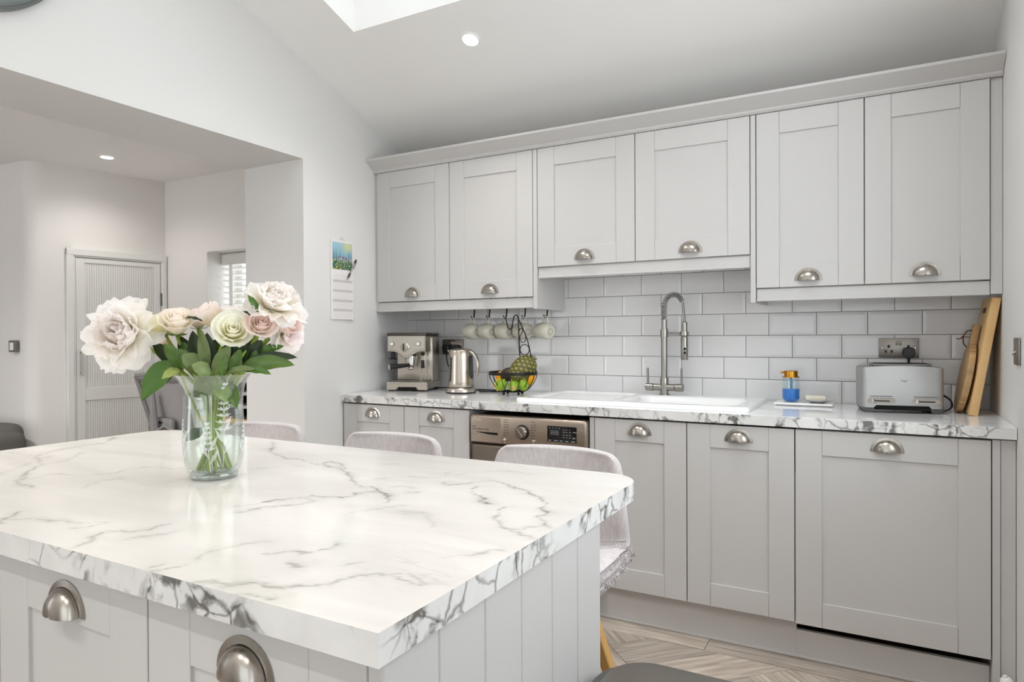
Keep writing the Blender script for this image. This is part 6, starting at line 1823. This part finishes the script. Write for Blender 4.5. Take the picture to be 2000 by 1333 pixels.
rose('rose', 'cream rose wide open at the front of the bouquet', (0.063, -0.045, 0.322), (0.38, -0.80, 0.46), 0.034, 0.048, RR_, CR0, CR1, (-0.010, 0.025, 0.018), (0.012, -0.030, 0.208))
rose('rose', 'peach cream rose beside the very large peony', (-0.073, -0.012, 0.340), (0.20, -0.50, 0.80), 0.031, 0.056, RR_, (250, 246, 224), (254, 247, 239), (0.020, 0.020, 0.018), (-0.022, -0.012, 0.208))
rose('rose', 'pale yellow rose tucked behind the peach cream rose', (-0.116, 0.005, 0.336), (-0.25, -0.30, 0.86), 0.028, 0.050, RR_, (246, 240, 190), (252, 249, 222), (0.034, 0.010, 0.018), (-0.036, 0.014, 0.208))
rose('rose', 'blush pink rose facing the camera under the highest peony', (0.117, -0.028, 0.334), (0.40, -0.72, 0.50), 0.029, 0.046, RR_, (250, 244, 226), (254, 239, 237), (-0.020, 0.012, 0.018), (0.028, -0.018, 0.208))
rose('rose', 'pink rose at the outer edge under the highest peony', (0.155, 0.020, 0.338), (0.75, -0.30, 0.55), 0.030, 0.046, RC_, (250, 243, 230), (254, 236, 233), (-0.034, 0.006, 0.018), (0.044, 0.004, 0.208))
rose('peony_bud', 'plump pale peony bud above the vase centre', (-0.004, 0.000, 0.354), (-0.45, -0.35, 0.66), 0.027, 0.060, RC_, (249, 240, 204), (254, 246, 242), (0.014, -0.022, 0.018), (-0.006, 0.0, 0.208), group='buds in the glass vase')
rose('peony_bud', 'small pink bud half hidden behind the peach cream rose', (-0.056, 0.052, 0.350), (-0.1, 0.1, 0.95), 0.026, 0.044, RC_, (249, 240, 226), (254, 242, 241), (0.006, -0.034, 0.018), (-0.012, 0.030, 0.208), group='buds in the glass vase')
rose('peony_bud', 'small peach bud beneath the pale yellow rose', (-0.120, 0.030, 0.286), (-0.55, -0.2, 0.70), 0.019, 0.032, RC_, (250, 240, 214), (253, 238, 224), (0.036, -0.008, 0.018), (-0.044, 0.020, 0.208), group='buds in the glass vase')

# leaves on their own sprigs: each sprig is a thing, each leaf a part
def leaf(parent, root, base, tip, width, lift, col, face=(0.40, -0.90, 0.45), droop=0.0):
    b, tp2 = Vector(base)-Vector(root), Vector(tip)-Vector(root)
    mid = b.lerp(tp2, 0.5) + Vector((0, 0, lift)) + Vector(face).normalized()*0.010
    nu, nv = 4, 12; pts = []; cols = []
    for i in range(nu+1):
        t_ = i/nu*2-1
        for j in range(nv+1):
            s_ = j/nv
            c = b*(1-s_)**2 + mid*2*s_*(1-s_) + tp2*s_*s_
            tg = ((mid-b)*(1-s_) + (tp2-mid)*s_).normalized()
            nf = Vector(face).normalized(); sd_ = tg.cross(nf).normalized(); nn = sd_.cross(tg)
            w_ = width*0.5*(math.sin(PI*s_**0.85)**0.8)
            pts.append(c + sd_*w_*t_ - nn*abs(t_)*w_*0.28*-1 + nn*0.0015*math.sin(s_*20)*t_)
            k = 0.82+0.30*(1-abs(t_))*0.5 + 0.1*math.sin(s_*7+t_*3)
            lc = lin(col); cols.append((lc[0]*k, lc[1]*k, lc[2]*k, 1))
    # flip side ordering so that the strip is consistent
    add_petal(parent, pts, cols, nu, nv, 'leaf', 'leaf')
G1, G2, G3, G4 = (66, 104, 18), (30, 50, 13), (100, 118, 64), (74, 104, 30)
def sprig_thing(label, rim, bot, leaves):
    root = Vector(rim)
    t = thing('leaf_sprig', label, 'foliage', VM @ root, VROT, 'leafy stems in the glass vase')
    B = Vector(bot)
    m = MB(); m.tube([B-root, (B.lerp(root, 0.5))-root+Vector((0, 0.004, 0)), Vector((0, 0, 0)), Vector((root.x*0.3, 0, 0.04))], 0.0025, 7); m.build('stem', MATS['stem_green'], t)
    for (b_, t_, w_, lift, col) in leaves:
        leaf(t, root, b_, t_, w_, lift, col)
    return t
sprig_thing('leafy stem with one big drooping leaf over the vase rim', (-0.058, -0.02, 0.215), (0.024, -0.012, 0.018), [((-0.0645, -0.03, 0.2452), (-0.1275, -0.055, 0.1727), 0.0498, 0.03, G1), ((-0.0554, -0.035, 0.2354), (-0.0822, -0.06, 0.2195), 0.0204, 0.006, (150, 162, 84)), ((-0.0562, -0.02, 0.2358), (-0.0928, -0.03, 0.2939), 0.0294, 0.004, G4), ((-0.0749, 0.0, 0.2439), (-0.1407, 0.01, 0.3028), 0.0294, -0.012, G2)])
sprig_thing('leafy stem with broad grey-green leaves at the front rim', (-0.02, -0.035, 0.212), (0.018, 0.016, 0.018), [((-0.0004, -0.035, 0.2275), (-0.0431, -0.055, 0.2712), 0.0407, 0.004, G3), ((0.0151, -0.05, 0.2261), (-0.0144, -0.07, 0.2489), 0.0317, 0.004, (122, 140, 84)), ((-0.0005, -0.03, 0.2294), (-0.006, -0.045, 0.3265), 0.0249, 0.0, G3), ((-0.0359, -0.02, 0.2624), (-0.0781, -0.02, 0.276), 0.0158, 0.006, G4)])
sprig_thing('leafy stem with dark upright leaves in the bouquet middle', (0.0, 0.01, 0.212), (-0.018, -0.018, 0.018), [((-0.0299, 0.0, 0.2301), (-0.045, 0.0, 0.3227), 0.0339, 0, G2), ((-0.0118, 0.015, 0.2293), (-0.018, 0.01, 0.3181), 0.0339, 0, G2), ((0.0222, 0.01, 0.2294), (0.0406, 0.0, 0.302), 0.0362, 0, G2), ((-0.0617, 0.01, 0.2434), (-0.0655, 0.0, 0.298), 0.0339, 0, G1), ((-0.0036, 0.03, 0.2307), (-0.0088, 0.03, 0.2975), 0.0385, 0, (30, 50, 20))])
sprig_thing('leafy stem with pointed grey-green leaves right of the rim centre', (0.024, -0.038, 0.212), (-0.02, 0.02, 0.018), [((0.0216, -0.045, 0.2257), (0.0592, -0.05, 0.2913), 0.0317, 0.0, G3), ((0.0391, -0.055, 0.2219), (0.0546, -0.06, 0.2698), 0.0192, 0, G4), ((0.0526, -0.03, 0.2269), (0.0729, -0.03, 0.2821), 0.0249, 0.0, G4), ((0.0479, -0.05, 0.2303), (0.1133, -0.05, 0.2387), 0.0158, 0.006, G3)])
sprig_thing('leafy stem with long pointed leaves reaching past the wall edge', (0.052, -0.012, 0.214), (-0.026, 0.006, 0.018), [((0.0645, -0.01, 0.2437), (0.1869, 0.0, 0.2618), 0.0271, 0.014, G2), ((0.0681, -0.03, 0.2379), (0.1897, -0.03, 0.2462), 0.0362, 0.014, G4), ((0.0766, -0.04, 0.2384), (0.1459, -0.05, 0.2276), 0.0192, 0.006, G1), ((0.0718, 0.0, 0.2545), (0.1544, 0.01, 0.2878), 0.0226, 0.006, G1), ((0.0492, 0.0, 0.2411), (0.079, 0.0, 0.3063), 0.0339, 0, G2), ((0.0678, 0.01, 0.2428), (0.1082, 0.0, 0.3017), 0.0317, 0, G2)])
sprig_thing('leafy stem with two small leaves beneath the highest peony', (0.04, 0.02, 0.212), (-0.01, -0.03, 0.018), [((0.1189, -0.045, 0.3587), (0.099, -0.055, 0.3964), 0.0147, 0.0, G1), ((0.107, -0.04, 0.3502), (0.0839, -0.045, 0.3632), 0.0079, 0.0, G2), ((-0.0015, -0.045, 0.3418), (-0.0406, -0.05, 0.3484), 0.0068, 0.004, G2), ((0.083, 0.03, 0.2602), (0.0582, 0.03, 0.3294), 0.0339, 0, G2)])
sprig_thing('leafy stem with leaves pressed inside the glass', (-0.01, -0.03, 0.208), (0.008, 0.03, 0.018), [((0.026, -0.04, 0.221), (-0.0211, -0.048, 0.1802), 0.0452, 0.0, G3), ((0.0216, -0.04, 0.2189), (0.0496, -0.05, 0.1692), 0.0339, 0.0, (120, 142, 86)), ((-0.0149, -0.02, 0.1042), (-0.041, -0.04, 0.0851), 0.0249, 0.004, (40, 76, 24)), ((0.0438, -0.02, 0.2119), (0.0631, -0.03, 0.1517), 0.0249, 0.0, G4)])
sprig_thing('leafy stem with broad dark leaves filling the back of the bouquet', (0.006, 0.030, 0.212), (0.004, -0.03, 0.018), [((-0.0506, 0.02, 0.2326), (-0.0843, 0.02, 0.3128), 0.0339, 0, G2), ((0.0, 0.035, 0.2316), (0.003, 0.035, 0.3159), 0.0385, 0, G1), ((0.0466, 0.02, 0.2356), (0.0871, 0.02, 0.2971), 0.0317, 0, G1), ((-0.0427, 0.04, 0.2315), (-0.0074, 0.04, 0.3044), 0.0362, 0, (40, 66, 20)), ((-0.0826, 0.02, 0.2362), (-0.1325, 0.02, 0.2822), 0.0294, 0, G1), ((0.0753, 0.02, 0.2469), (0.1316, 0.03, 0.2968), 0.0226, 0, G2), ((-0.0741, 0.05, 0.2347), (-0.0572, 0.05, 0.3092), 0.0385, 0, G2), ((0.0168, 0.05, 0.2342), (0.0477, 0.05, 0.3122), 0.0385, 0, (30, 52, 16))])
